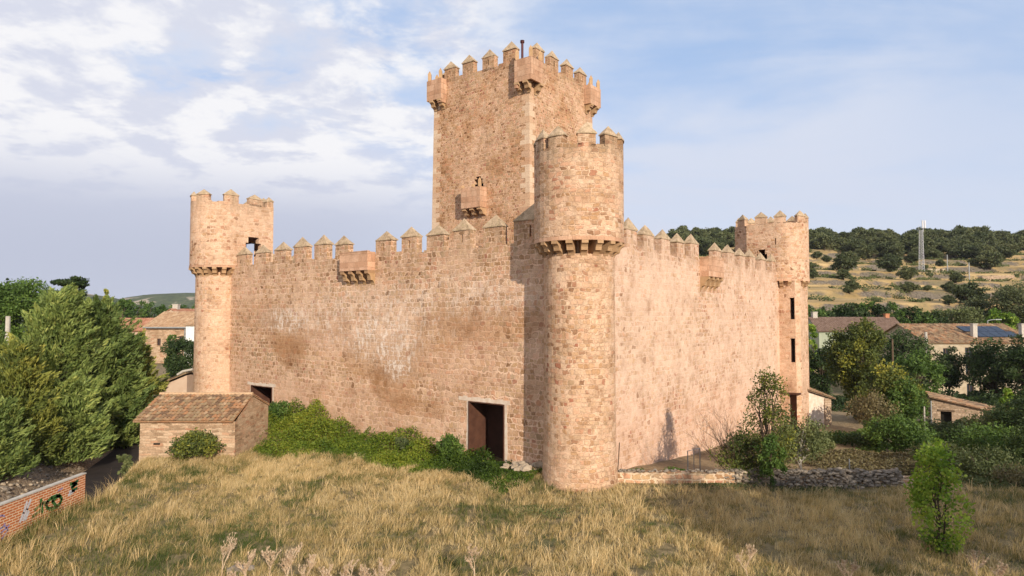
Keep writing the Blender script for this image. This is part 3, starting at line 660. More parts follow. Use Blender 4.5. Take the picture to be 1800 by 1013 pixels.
# --- corner towers
def offset_in(poly, th):
    c = np.mean(poly, 0); return [tuple(c+(np.array(p)-c)*(1-th/np.linalg.norm(np.array(p)-c))) for p in poly]
def circle(c, r, a0=0, a1=2*math.pi, n=32, end=False): return [(c[0]+r*math.cos(a0+(a1-a0)*i/n), c[1]+r*math.sin(a0+(a1-a0)*i/n)) for i in range(n+(1 if end else 0))]
def tower(center, plan, shaft, holes, z0, z1, mt, mermat, mer, r0, corb, mh=(.5, .42), name='corner_tower'):
    """plan: outline in world xy (ccw); shaft: outline list of (poly, z); holes {edge index: [(s0,s1,z0,z1)]}"""
    mb = MB()
    for (pa, za), (pb, zb_) in zip(shaft[:-1], shaft[1:]): mb.prism(pa, za, zb_, 0, False, False, pb)
    sh = mb.build(name, mt, castle)
    mb = MB(); n = len(plan); inn = offset_in(plan, .42)
    for i in range(n):
        p, q = np.array(plan[i]), np.array(plan[(i+1) % n]); pi, qi = np.array(inn[i]), np.array(inn[(i+1) % n])
        L = np.linalg.norm(q-p)
        if i in holes:
            ax = (q-p)/L; nn = np.array([-ax[1], ax[0]]); fr = frame(p, ax, nn)
            panel(mb, fr, 0, L, z0, z1, holes[i], 0, .42, 0); 
            Li = np.linalg.norm(qi-pi); fi = frame(pi, (qi-pi)/Li, nn); off = float((p-pi)@ax)
            panel(mb, fi, 0, Li, z0, z1, [(h[0]+off, h[1]+off, h[2], h[3]) for h in holes[i]], 0, 0, 0)
        else:
            mb.quad((*p, z0), (*q, z0), (*q, z1), (*p, z1)); mb.quad((*pi, z0), (*qi, z0), (*qi, z1), (*pi, z1))
        mb.quad((*p, z0), (*q, z0), (*qi, z0), (*pi, z0)); 
        k = 3 if L > .8 else 1
        for j in range(k):                                     # uneven wall head
            a, b_ = p+(q-p)*j/k, p+(q-p)*(j+1)/k; ai, bi = pi+(qi-pi)*j/k, pi+(qi-pi)*(j+1)/k
            zt = z1+random.uniform(.0, .14); mb.hexa([(*a, z1), (*b_, z1), (*bi, z1), (*ai, z1), (*a, zt), (*b_, zt), (*bi, zt), (*ai, zt)])
    mb.add([(x, y, z1-.9) for x, y in inn], [tuple(range(n))])
    mb.add([(x, y, z0+.06) for x, y in inn], [tuple(range(n))])
    dr = mb.build('drum', mt, sh)
    # thin sandstone course at the foot of the drum
    mb = MB(); o2 = [tuple(np.array(center)+(np.array(p)-center)*1.012) for p in plan]
    mb.prism(o2, z0-.004, z0+.16, 0, False, False); mb.build('string_course', M_ash, sh)
    for a in corb:
        d = np.array([math.cos(a), math.sin(a)]); put('corbel', cb2, sh, (center[0]+d[0]*r0, center[1]+d[1]*r0, z0), a+math.pi/2)
    # merlons placed along the outline
    cum = [0]
    for i in range(n): cum.append(cum[-1]+np.linalg.norm(np.array(plan[(i+1) % n])-np.array(plan[i])))
    def pt(s):
        s %= cum[-1]; i = max(k for k in range(n) if cum[k] <= s+1e-9); f_ = (s-cum[i])/(cum[i+1]-cum[i]); return np.array(plan[i])*(1-f_)+np.array(plan[(i+1) % n])*f_
    for s0, wd in mer:
        m2 = MB(); k = 5; ss = [s0-wd/2+wd*j/(k-1) for j in range(k)]; out = [pt(s) for s in ss]
        cen = np.mean(plan, 0)
        dirs = []
        for j in range(k):
            tn = out[min(j+1, k-1)]-out[max(j-1, 0)]; tn /= np.linalg.norm(tn); dirs.append(np.array([-tn[1], tn[0]]))
        dd = .36; ins = [o_+d_*dd for o_, d_ in zip(out, dirs)]
        ring = out+ins[::-1]; zb_, ze = z1-.02, z1+mh[0]+random.uniform(-.04, .04)
        m2.prism([tuple(x) for x in ring], zb_, ze, 0, False, False)
        c_ = np.mean(ring, 0); ov = [tuple(c_+(x-c_)*(1+.055/np.linalg.norm(x-c_))) for x in ring]
        m2.prism(ov, ze, ze+.05, 1, False, True)
        ap = (c_[0], c_[1], ze+mh[1]+random.uniform(-.05, .05)); nn = len(ov)
        m2.add([(x, y, ze+.05) for x, y in ov]+[ap], [(i, (i+1) % nn, nn) for i in range(nn)], 1)
        m2.build('merlon', [mermat, M_cap], sh)
    return sh
cb2 = corbel_mesh(.29, .45, .64, .42)
aCam = math.atan2(-C[1], -C[0])
# front tower
P0 = circle(C, 2.04, n=40)
sh_f = [(circle(C, 1.76, n=40), -1.0), (circle(C, 1.67, n=40), .9), (circle(C, 1.63, n=40), 2), (circle(C, 1.60, n=40), 10.24), (circle(C, 1.18, n=40), 10.25), (circle(C, 1.18, n=40), 10.9)]
outA, outB = ang(-V), ang(-U)                                   # directions facing out of the two walls
corb_f = [outA-math.radians(78)+math.radians(19.5)*i for i in range(14)]
cir = 2*math.pi*2.04
tower(C, P0, sh_f, {}, 10.80, 14.88, M_tower, M_tower, [((math.radians(a) % (2*math.pi))*2.04, .80) for a in (-95.8+d_ for d_ in (-95, -60, -29, 10, 45, 80, 117, 154, 191, 228))], 1.60, corb_f, (.50, .50))
# left rear tower: rounded outside, square towards the courtyard
def plan_xy(o, ai, aj, pts): return [tuple(np.array(o)+np.array(ai)*p[0]+np.array(aj)*p[1]) for p in pts]
arc = [(2.04*math.cos(a), 2.04*math.sin(a)) for a in np.linspace(math.pi, 2*math.pi, 17)]
ptsL = [(2.04, 3.1), (-2.04, 3.1)]+arc[:-1]+[(2.04, 0)]
pl = plan_xy(Lc, -U, V, ptsL)
def ccw(pl):
    a = sum(pl[i][0]*pl[(i+1) % len(pl)][1]-pl[(i+1) % len(pl)][0]*pl[i][1] for i in range(len(pl))); return a > 0
assert ccw(pl)
nL = len(pl)                                                    # last edge: (2.04,0)->(2.04,3.1), edge 0: the far side
sh_l = [(circle(Lc, 1.66, n=36), -1.), (circle(Lc, 1.62, n=36), 10.42), (circle(Lc, 1.2, n=36), 10.43), (circle(Lc, 1.2, n=36), 11.05)]
tower(Lc, pl, sh_l, {nL-1: [(.85, 2.1, 11.0, 12.9), (1.05, 1.9, 12.9, 13.35)], 0: [(1.9, 3.7, 11.0, 13.2)]}, 11.0, 15.70, M_towerbl, M_towerbl, [(1.1, 1.05), (3.3, 1.0), (5.6, 1.0), (7.6, 1.05), (9.4, 1.05), (11.2, 1.05), (13.3, 1.05), (15.2, 1.05), (16.95, .95)], 1.62, [ang(-V)-math.radians(82)+math.radians(19)*i for i in range(10)], (.52, .44))
# right rear tower: rounded outside, splayed inner face
ptsR = [(2.04, 0), (2.04, 2.5), (1.15, 3.8), (-.6, 4.1), (-2.04, 2.4), (-2.04, 0)]+[(2.04*math.cos(a), 2.04*math.sin(a)) for a in np.linspace(math.pi, 2*math.pi, 17)[1:-1]]
pr = plan_xy(Rc, -V, U, ptsR)
if not ccw(pr): pr = [pr[0]]+pr[:0:-1]
eR = [i for i in range(len(pr)) if np.linalg.norm(np.array(pr[i])-np.array(plan_xy(Rc, -V, U, [(2.04, 2.5)])[0])) < .01][0]
# edge from eR goes towards (2.04,0) or away, locate the flat face
pA, pB = np.array(pr[eR]), np.array(pr[(eR+1) % len(pr)])
print('R face edge length', np.linalg.norm(pB-pA))
octo = [(1.62, -.05), (1.62, -1.30), (1.25, -1.62), (-1.3, -1.62), (-1.62, -1.3), (-1.62, 1.0), (1.62, 1.0)]
so = plan_xy(Rc, -V, U, octo)
if not ccw(so): so = [so[0]]+so[:0:-1]
mb = MB(); n_ = len(so); hw = [(.0, 0, 0, 0)]
shR = [(so, -3.4), (so, 10.98)]
tR = tower(Rc, pr, [(so, -3.4), (so, -3.39)], {eR: [(.82, 1.72, 11.0, 12.75), (1.0, 1.55, 12.75, 13.15), (2.36, 2.46, 13.5, 14.05)]}, 10.42, 15.30, M_towerb, M_towerb,
           [(s, .95) for s in np.linspace(.3, 17.5, 10)[:-1]], 1.62, [ang(-V)-math.radians(10)+math.radians(19)*i for i in range(10)], (.58, .55))
mb = MB()
for i in range(n_):
    p_, q_ = np.array(so[i]), np.array(so[(i+1) % n_]); L_ = np.linalg.norm(q_-p_); ax_ = (q_-p_)/L_; fr = frame(p_, ax_, np.array([-ax_[1], ax_[0]]))
    nrm = np.array([ax_[1], -ax_[0]])
    if nrm@(-V) > .95 and L_ > .8 and L_ < 1.5:
        h_ = [(L_-.44, L_-.06, 7.2, 9.0), (L_-.44, L_-.06, 3.6, 5.6), (L_-.62, L_-.0001, -3.4, .95)] if True else []
        panel(mb, fr, 0, L_, -3.4, 10.45, h_, 0, .5, 0)
        for z7, z8 in ((7.2, 9.0), (3.6, 5.6)): dk = MB(); dk.box(fr, L_-.44, L_-.06, .48, .52, z7, z8); dk.build('window', M_dark, tR)
        dk = MB(); dk.box(fr, L_-.62, L_-.01, .40, .5, -3.4, .95); dk.box(fr, L_-.72, L_+.3, -.14, .3, .95, 1.09); dk.build('doorway', M_rust, tR)
    else: panel(mb, fr, 0, L_, -3.4, 10.45, [], 0, 0, 0)
mb.build('shaft', M_towerb, tR)
# --- keep
def kp(a, b_, inset=0.): return K+U*(a+(inset if a < 1 else -inset if a > KU-1 else 0))+V*(b_+(inset if b_ < 1 else -inset if b_ > KV-1 else 0))
kb = [kp(0, 0, -.18), kp(0, KV, -.18), kp(KU, KV, -.18), kp(KU, 0, -.18)]; kt = [kp(0, 0, .06), kp(0, KV, .06), kp(KU, KV, .06), kp(KU, 0, .06)]
KZ0, KZ1, KF = -.5, 24.2, 24.36
mb = MB()
def kwall(i, j, holes):
    """battered wall face between corners i and j with holes in (s along 0..1, z)"""
    a0, a1, b0, b1 = kb[i], kb[j], kt[i], kt[j]
    S = sorted({0., 1., *[h[0] for h in holes], *[h[1] for h in holes]}); Zs = sorted({KZ0, KZ1, *[h[2] for h in holes], *[h[3] for h in holes]})
    def P(s, z):
        f_ = (z-KZ0)/(KZ1-KZ0); p = (a0*(1-s)+a1*s)*(1-f_)+(b0*(1-s)+b1*s)*f_; return np.array([p[0], p[1], z])
    ax = (a1-a0)/np.linalg.norm(a1-a0); nn = np.array([-ax[1], ax[0], 0])
    if nn[:2]@(kp(KU/2, KV/2)-a0) < 0: nn = -nn
    for x0, x1 in zip(S[:-1], S[1:]):
        for z0, z1 in zip(Zs[:-1], Zs[1:]):
            if any(h[0] < (x0+x1)/2 < h[1] and h[2] < (z0+z1)/2 < h[3] for h in holes): continue
            mb.quad(P(x0, z0), P(x1, z0), P(x1, z1), P(x0, z1))
    for h in holes:
        c = [(h[0], h[2]), (h[1], h[2]), (h[1], h[3]), (h[0], h[3])]
        for k in range(4): p, q = P(*c[k]), P(*c[(k+1) % 4]); mb.quad(p, q, q+nn*.7, p+nn*.7)
        mb.quad(*[P(*c[k])+nn*.7 for k in range(4)], 1)
hs = [((3.85)/KU, 4.75/KU, 15.0, 16.5), (3.93/KU, 4.67/KU, 16.5, 16.85), (4.08/KU, 4.52/KU, 16.85, 17.02)]
kwall(0, 3, hs); kwall(0, 1, []); kwall(1, 2, []); kwall(3, 2, [])
fk = frame(K, U, V); ins_ = .06
q = random.Random(3)
def kpar(a0, a1, b0, b1, along):
    s, e1 = (a0, a1) if along == 'a' else (b0, b1)
    while s < e1-.01:
        e = min(e1, s+q.uniform(.5, .95)); zt = KF+q.uniform(-.09, .10)
        if along == 'a': mb.box(fk, s, e, b0, b1, KZ1, zt)
        else: mb.box(fk, a0, a1, s, e, KZ1, zt)
        s = e
i_ = .06
kpar(i_, KU-i_, i_, .60, 'a'); kpar(i_, KU-i_, KV-.60, KV-i_, 'a'); kpar(i_, .60, .60, KV-.60, 'b'); kpar(KU-.60, KU-i_, .60, KV-.60, 'b')
mb.add([fk(.3, .3, 23.4), fk(KU-.3, .3, 23.4), fk(KU-.3, KV-.3, 23.4), fk(.3, KV-.3, 23.4)], [(0, 1, 2, 3)])
for a0, a1, b0, b1 in ((.6, KU-.6, .6, .6), (.6, KU-.6, KV-.6, KV-.6), (.6, .6, .6, KV-.6), (KU-.6, KU-.6, .6, KV-.6)):
    mb.quad(fk(a0, b0, 23.4), fk(a1, b1, 23.4), fk(a1, b1, KZ1), fk(a0, b0, KZ1))
keep = mb.build('keep', [M_keep, M_dark], castle)
kmer = [merlon_proto(M_keep, 1.02, .42, .80, .60, s_, seed=50+i) for i, s_ in enumerate((True, False, True, False))]
for k, a in enumerate((7.05, 5.33, 3.51, 1.70)):
    put('merlon', kmer[k], keep, fk(a, .27, KF-.02), ang(U), (1, 1, 1+.05*(k % 2))); put('merlon', kmer[3-k], keep, fk(a, KV-.36, KF-.02), ang(U))
for k, b_ in enumerate((1.25, 3.0, 4.95, 6.75)):
    put('merlon', kmer[(k+1) % 4], keep, fk(.27, b_, KF-.02), ang(V)); put('merlon', kmer[k], keep, fk(KU-.36, b_, KF-.02), ang(V))
# corner quoins
def quoins(corner_b, corner_t, ax1, ax2, z0, z1, seed):
    q = random.Random(seed); mb = MB(); z = z0; k = 0
    while z < z1:
        hgt = q.uniform(.30, .42); f_ = (z-KZ0)/(KZ1-KZ0); f2 = (min(z+hgt, z1)-KZ0)/(KZ1-KZ0)
        c0 = corner_b*(1-f_)+corner_t*f_; c1 = corner_b*(1-f2)+corner_t*f2
        l1, l2 = (q.uniform(.55, .8), q.uniform(.28, .4)) if k % 2 else (q.uniform(.28, .4), q.uniform(.55, .8)); e = -.006
        def P(c, s, t_, z): p = c+ax1*s+ax2*t_; return (p[0], p[1], z)
        mb.hexa([P(c0, e, e, z+.008), P(c0, l1, e, z+.008), P(c0, l1, l2, z+.008), P(c0, e, l2, z+.008), P(c1, e, e, z+hgt), P(c1, l1, e, z+hgt), P(c1, l1, l2, z+hgt), P(c1, e, l2, z+hgt)])
        z += hgt; k += 1
    mb.build('quoins', M_quoin, keep)
quoins(kb[0], kt[0], U, V, 9, 22.2, 1); quoins(kb[3], kt[3], -U, V, 9, 22.6, 2); quoins(kb[1], kt[1], U, -V, 9, 22.2, 3)
# bartizans at the keep corners
cb3 = corbel_mesh(.34, .52, .66)
def bartizan(a0, a1, b0, b1, z0, z1, fins, corbs, mt, drop=None):
    mb = MB(); w_ = .14
    mb.box(fk, a0, a1, b0, b0+w_, z0, z1); mb.box(fk, a0, a0+w_, b0+w_, b1, z0, z1); mb.box(fk, a1-w_, a1, b0+w_, b1, z0, z1); mb.box(fk, a0+w_, a1-w_, b1-w_, b1, z0, z1)
    for d in drop or []: mb.box(fk, *d)
    bz = mb.build('bartizan', mt, castle)
    for fa, fb in fins:
        m2 = MB(); s = .12; x, y, _ = fk(fa, fb, 0); b4 = [(x-s, y-s), (x+s, y-s), (x+s, y+s), (x-s, y+s)]
        m2.prism(b4, z1, z1+.52, 0, False, False); m2.add([(p[0], p[1], z1+.52) for p in b4]+[(x, y, z1+.78)], [(0, 1, 4), (1, 2, 4), (2, 3, 4), (3, 0, 4)])
        m2.build('finial', M_corbel, bz)
    for ca, cb_, dr in corbs: put('corbel', cb3, bz, fk(ca, cb_, z0), dr)
    return bz
rzV, rzU = ang(U)+math.pi, ang(V)                                # corbels facing -V / -U
bartizan(-.5, .85, -.5, .85, 22.62, 24.1, [(-.36, -.36), (.72, -.36), (-.36, .72)], [(.0, -.02, rzV+.0), (.70, .0, rzV), (.0, .70, rzU)], M_ash, [(.62, .85, -.5, .05, 22.25, 22.62)])
bartizan(7.35, 8.78, -.5, .55, 22.95, 24.42, [(8.62, -.36), (7.55, -.36), (8.62, .4)], [(7.6, .0, rzV), (8.35, .0, rzV)], M_ash, [(7.35, 7.75, -.46, .0, 22.7, 22.95)])
bartizan(-.5, .55, 6.9, 8.4, 22.95, 24.35, [(-.36, 7.2), (-.36, 8.25), (.4, 8.25)], [(0, 7.15, rzU), (.0, 8.0, rzU)], M_ashR, [(-.46, .0, 7.0, 7.3, 22.72, 22.95)])
# balcony on the keep face
mb = MB()
for bx_ in ((3.55, 5.25, -.72, -.58, 14.78, 16.18), (3.55, 3.69, -.58, .1, 14.78, 16.18), (5.11, 5.25, -.58, .1, 14.78, 16.18), (3.69, 5.11, -.58, .1, 14.85, 14.98), (3.69, 5.11, -.72, -.60, 15.0, 15.0)): mb.box(fk, *bx_)
bal = mb.build('balcony', M_ash, castle)
for fa, fb in ((3.66, -.62), (5.15, -.62), (4.2, -.64)):
    m2 = MB(); s = .11; x, y, _ = fk(fa, fb, 0); b4 = [(x-s, y-s), (x+s, y-s), (x+s, y+s), (x-s, y+s)]
    hh_ = .50 if fa < 4 else .2
    m2.prism(b4, 16.18, 16.18+hh_*.8, 0, False, False); m2.add([(p[0], p[1], 16.18+hh_*.8) for p in b4]+[(x, y, 16.18+hh_*1.25)], [(0, 1, 4), (1, 2, 4), (2, 3, 4), (3, 0, 4)]); m2.build('finial', M_corbel, bal)
cb4 = corbel_mesh(.32, .66, .62)
for ca in (3.74, 4.4, 5.06): put('corbel', cb4, bal, fk(ca, .0, 14.78), rzV)
# flue pipe on the keep roof
mb = MB(); mb.tube([(.70, 44, 23.3), (.70, 44, 26.05)], .085, 10); mb.tube([(.70, 44, 26.05), (.70, 44, 26.1)], .15, 10); mb.tube([(.70, 44, 26.16), (.70, 44, 26.2)], .15, 10); mb.tube([(.70, 44, 26.1), (.70, 44, 26.16)], .06, 6)
mb.build('flue_pipe', M_pipe, castle)

# ---------------------------------------------------------------- buildings
def tile_roof(name, e0, e1, r1, r0, cols, rows, mt, parent, amp=.05, th=.06):
    """corrugated tile slope; e0-e1 eave, r0-r1 ridge"""
    e0, e1, r1, r0 = map(np.array, (e0, e1, r1, r0)); nrm = np.cross(e1-e0, r0-e0); nrm = nrm/np.linalg.norm(nrm)
    if nrm[2] < 0: nrm = -nrm
    S = 4; vs_, fs, uvs = [], [], []; q = random.Random(cols*7+rows)
    for j in range(rows):
        for i in range(cols):
            jit = q.uniform(-.012, .012)*amp/.05; b0 = len(vs_)
            for k in range(S+1):
                for dj, lift in ((0, amp*.7), (1.0, 0)):
                    s = (i+k/S)/cols; v_ = (j+dj)/rows; p = (e0*(1-s)+e1*s)*(1-v_)+(r0*(1-s)+r1*s)*v_
                    p = p+nrm*(amp*abs(math.sin(math.pi*(k/S)))+lift+jit+th); vs_.append(tuple(p))
            for k in range(S): fs.append((b0+2*k, b0+2*k+2, b0+2*k+3, b0+2*k+1)); uvs.append((i+.5, j+.5))
            fs.append(tuple(b0+2*k for k in range(S, -1, -1))); uvs.append((i+.5, j+.5))
    b0 = len(vs_); vs_ += [tuple(p) for p in (e0, e1, r1, r0)]+[tuple(p+nrm*th) for p in (e0, e1, r1, r0)]
    for f in ((3, 2, 1, 0), (0, 1, 5, 4), (1, 2, 6, 5), (2, 3, 7, 6), (3, 0, 4, 7), (4, 5, 6, 7)): fs.append(tuple(b0+k for k in f)); uvs.append((cols*.5, -2.5))
    org = wloc(parent); me = bpy.data.meshes.new(name); me.from_pydata([(p[0]-org.x, p[1]-org.y, p[2]-org.z) for p in vs_], [], fs); me.update()
    uvl = me.uv_layers.new(name='UVMap'); arr_ = []
    for f, uv_ in zip(fs, uvs): arr_ += list(uv_)*len(f)
    uvl.data.foreach_set('uv', arr_); me.materials.append(mt)
    o = bpy.data.objects.new(name, me); col.objects.link(o); o.parent = parent; return o
# stone shed
shed = thing('stone_shed', 'small rubble stone shed with tiled roof in front of the castle door', 'shed', (-17.2, 37.4, 0))
x0, x1, y0, yr, y1 = -19.7, -14.67, 35.1, 37.4, 39.85; ze0, zr, ze1 = 1.93, 2.98, 2.12
mb = MB(); mb.quad((x0, y0, -.8), (x1, y0, -.8), (x1, y0, ze0), (x0, y0, ze0)); mb.quad((x1, y1, -.8), (x0, y1, -.8), (x0, y1, ze1), (x1, y1, ze1))
for xx in (x0, x1): mb.add([(xx, y0, -.8), (xx, y1, -.8), (xx, y1, ze1), (xx, yr, zr), (xx, y0, ze0)], [(0, 1, 2, 3, 4)])
mb.box(zero, -19.72, -19.35, 35.09, 35.3, -.3, .75); mb.box(zero, -15.0, -14.66, 35.085, 35.3, -.3, 1.9)
mb.build('wall', M_shed, shed)
tile_roof('roof', (x0-.28, y0-.18, ze0-.02), (x1-.05, y0-.18, ze0-.02), (x1+.02, yr, zr+.03), (x0-.22, yr, zr+.03), 25, 9, M_tile, shed, .075)
tile_roof('roof', (x1+.02, y1+.15, ze1-.02), (x0-.22, y1+.15, ze1-.02), (x0-.22, yr+.002, zr+.03), (x1+.02, yr+.002, zr+.03), 25, 8, M_tile, shed, .075)
mb = MB(); mb.tube([(x0-.2, yr, zr+.13), (x1+.02, yr, zr+.13)], .10, 8); mb.build('ridge_tiles', M_tile4, shed)
mb = MB(); mb.box(zero, -18.95, -18.62, 35.06, 35.2, .72, .80); mb.build('slit', M_dark, shed)

# graffiti brick wall
BW = -17.2
m, t, b = mat('red_brick'); p = pos(t); _, py4, pz4 = t.sep(p)
bt = t.new('ShaderNodeTexBrick'); t.put(bt.inputs['Vector'], t.comb(py4, pz4, 0.)); bt.inputs['Scale'].default_value = 1; bt.inputs['Brick Width'].default_value = .27; bt.inputs['Row Height'].default_value = .092
bt.inputs['Mortar Size'].default_value = .013; bt.inputs['Color1'].default_value = (.50, .155, .05, 1); bt.inputs['Color2'].default_value = (.40, .12, .042, 1); bt.inputs['Mortar'].default_value = (.66, .50, .34, 1)
n = t.noise(p, 4, 4, .6); c = t.mix(.4, bt.outputs['Color'], t.ramp(n, [(.3, (.35, .35, .35)), (.7, (.7, .7, .7))]), 'OVERLAY'); t.l.new(c, b.inputs['Base Color']); bump(t, b, bt.outputs['Fac'], -.3, .01)
M_brick = m
bw = thing('brick_wall', 'low orange brick wall with green, white and purple graffiti beside the lane', 'wall', (BW, 20, 0))
fb = frame((BW, 0), (0, 1), (-1, 0)); mb = MB(); mb.box(fb, 10, 26.8, 0, .16, -1.4, 1.17); mb.build('masonry', M_brick, bw)
mb = MB(); mb.box(fb, 9.98, 26.83, -.02, .18, 1.17, 1.22); mb.build('coping', M_conc, bw)
def strokes(lines, wd, colr, name):
    mm = plain(name, colr, tuple(x*.7 for x in colr), 8); mb = MB()
    for ln in lines:
        for (a, z), (a2, z2) in zip(ln[:-1], ln[1:]):
            dx_, dz_ = a2-a, z2-z; L_ = math.hypot(dx_, dz_) or 1; nx_, nz2 = -dz_/L_*wd/2, dx_/L_*wd/2; ex, ez = dx_/L_*wd*.25, dz_/L_*wd*.25
            mb.quad((BW+.004, a-ex+nx_, z-ez+nz2), (BW+.004, a2+ex+nx_, z2+ez+nz2), (BW+.004, a2+ex-nx_, z2+ez-nz2), (BW+.004, a-ex-nx_, z-ez-nz2))
    mb.build('graffiti', mm, bw)
def ringp(a, z, ra, rz_, n=10, a0=0, a1=360): return [(a+ra*math.cos(math.radians(a0+(a1-a0)*i/n)), z+rz_*math.sin(math.radians(a0+(a1-a0)*i/n))) for i in range(n+1)]
strokes([ringp(25.0, .55, .42, .22), [(25.2, .30), (24.9, .62), (25.3, .75)], [(24.4, .35), (24.3, .85)], [(25.9, 1.0), (26.25, .95), (26.0, .82)]], .13, (.05, .15, .035), 'green_spray')
strokes([[(26.0, .98), (26.35, 1.02)], [(25.95, .86), (26.3, .90)], [(26.0, .72), (26.3, .74)]], .10, (.02, .12, .05), 'dark_green_spray')
strokes([[(25.8, .60), (26.15, .68), (25.85, .72)], [(23.3, .35), (23.45, .62), (23.6, .95)], [(23.45, .36), (23.62, .7), (23.78, .98)], [(23.55, .35), (23.7, .6)]], .10, (.62, .60, .62), 'white_spray')
strokes([ringp(22.4, .62, .24, .22, 9, 40, 330), [(22.45, .25), (22.8, .40)], [(22.5, .05), (22.75, .25), (22.6, .45)], [(21.8, .3), (22.1, .55)], [(25.2, .92), (25.45, .96)]], .06, (.34, .27, .44), 'purple_spray')
strokes([[(24.0, .55), (24.4, .7), (24.7, .62)], [(23.9, .35), (24.3, .45)]], .12, (.17, .17, .06), 'olive_spray')

def house(name, label, x0, x1, y0, y1, zb, ze, zr, wallm, roofm, cols, rows, ridge='x', wins=(), chims=(), over=.3, side=None, cat='house'):
    r = thing(name, label, cat, ((x0+x1)/2, (y0+y1)/2, zb)); mb = MB()
    holes = [(a-x0, a2-x0, z, z2) for a, a2, z, z2 in wins]
    fr = frame((x0, y0), (1, 0), (0, 1)); panel(mb, fr, 0, x1-x0, zb-1, ze, holes, 0, .25)
    if ridge == 'x':
        ym = (y0+y1)/2; mb.quad((x1, y1, zb-1), (x0, y1, zb-1), (x0, y1, ze), (x1, y1, ze))
        for xx in (x0, x1): mb.add([(xx, y0, zb-1), (xx, y1, zb-1), (xx, y1, ze), (xx, ym, zr), (xx, y0, ze)], [(0, 1, 2, 3, 4)])
        k = (zr-ze)/(ym-y0)*over
        tile_roof('roof', (x0-over, y0-over, ze-k+.02), (x1+over, y0-over, ze-k+.02), (x1+over, ym, zr+.02), (x0-over, ym, zr+.02), cols, rows, roofm, r, .07)
        tile_roof('roof', (x1+over, y1+over, ze-k+.02), (x0-over, y1+over, ze-k+.02), (x0-over, ym+.003, zr+.02), (x1+over, ym+.003, zr+.02), cols, rows, roofm, r, .07)
    else:
        xm = (x0+x1)/2; mb.add([(x0, y0, ze), (x1, y0, ze), (xm, y0, zr)], [(0, 1, 2)]); mb.add([(x0, y1, zb-1), (x1, y1, zb-1), (x1, y1, ze), (xm, y1, zr), (x0, y1, ze)], [(0, 1, 2, 3, 4)])
        for xx in (x0, x1): mb.quad((xx, y0, zb-1), (xx, y1, zb-1), (xx, y1, ze), (xx, y0, ze))
        k = (zr-ze)/(xm-x0)*over
        tile_roof('roof', (x0-over, y1+over, ze-k+.02), (x0-over, y0-over, ze-k+.02), (xm, y0-over, zr+.02), (xm, y1+over, zr+.02), cols, rows, roofm, r, .07)
        tile_roof('roof', (x1+over, y0-over, ze-k+.02), (x1+over, y1+over, ze-k+.02), (xm, y1+over, zr+.022), (xm, y0-over, zr+.022), cols, rows, roofm, r, .07)
    mb.build('wall', wallm, r)
    for a, a2, z, z2 in wins:
        f = MB(); w_ = .08
        for bb in ((a, a+w_, z, z2), (a2-w_, a2, z, z2), (a+w_, a2-w_, z, z+w_), (a+w_, a2-w_, z2-w_, z2), ((a+a2)/2-.04, (a+a2)/2+.04, z+w_, z2-w_)): f.box(zero, bb[0], bb[1], y0+.16, y0+.22, bb[2], bb[3])
        o = f.build('window', M_drain, r); g = MB(); g.quad((a, y0+.23, z), (a2, y0+.23, z), (a2, y0+.23, z2), (a, y0+.23, z2)); g.build('pane', M_glass, o)
    for cx_, cy_, cz, cw, ch, cm in chims:
        c_ = MB(); c_.box(zero, cx_-cw, cx_+cw, cy_-cw, cy_+cw, cz-.8, cz+ch); c_.box(zero, cx_-cw-.06, cx_+cw+.06, cy_-cw-.06, cy_+cw+.06, cz+ch, cz+ch+.12); c_.build('chimney', cm, r)
    return r
# right of the castle
h1 = house('house', 'long brown roofed house with pale green wall beside the right tower', 46.6, 59.5, 100, 106, 0, 5.15, 7.1, M_green, M_tile2, 52, 11, wins=[(49.6, 50.9, 2.9, 4.4), (56.3, 57.3, 2.8, 4.2)], chims=[(47.3, 103, 7.0, .35, .9, M_conc), (58.6, 103, 7.0, .3, .6, M_orange)])
h2 = house('house', 'cream stone house with solar panels and two chimneys on its tiled roof', 52.9, 66.8, 84, 96, -3, 4.0, 6.25, M_cream, M_tile, 44, 14, wins=[(54.9, 55.7, 1.6, 3.3), (57.7, 58.7, -.1, 3.4), (57.8, 58.7, -2.8, -1.2)], chims=[(60.0, 85.6, 4.4, .28, 1.9, M_conc), (66.3, 85.6, 4.4, .28, 1.9, M_conc)])
mb = MB()
for i in range(5):
    for j in range(2):
        a0 = 60.4+i*1.1; y_a = 85.2+j*1.75; k = (6.25-4.0)/6.0
        if i == 0 and j == 1: a0 -= .0
        z_a = 4.0+(y_a-84)*k+.25; z_b = 4.0+(y_a+1.65-84)*k+.25; sh_ = j*-.7
        mb.hexa([(a0+sh_, y_a, z_a), (a0+1.04+sh_, y_a, z_a), (a0+1.04+sh_, y_a+1.65, z_b), (a0+sh_, y_a+1.65, z_b), (a0+sh_, y_a, z_a+.05), (a0+1.04+sh_, y_a, z_a+.05), (a0+1.04+sh_, y_a+1.65, z_b+.05), (a0+sh_, y_a+1.65, z_b+.05)])
mb.build('solar_panels', M_solar, h2)
mb = MB(); mb.tube([(59.5, 83.92, 3.9), (59.5, 83.92, -2.5)], .07, 6); mb.build('drainpipe', M_drain, h2)
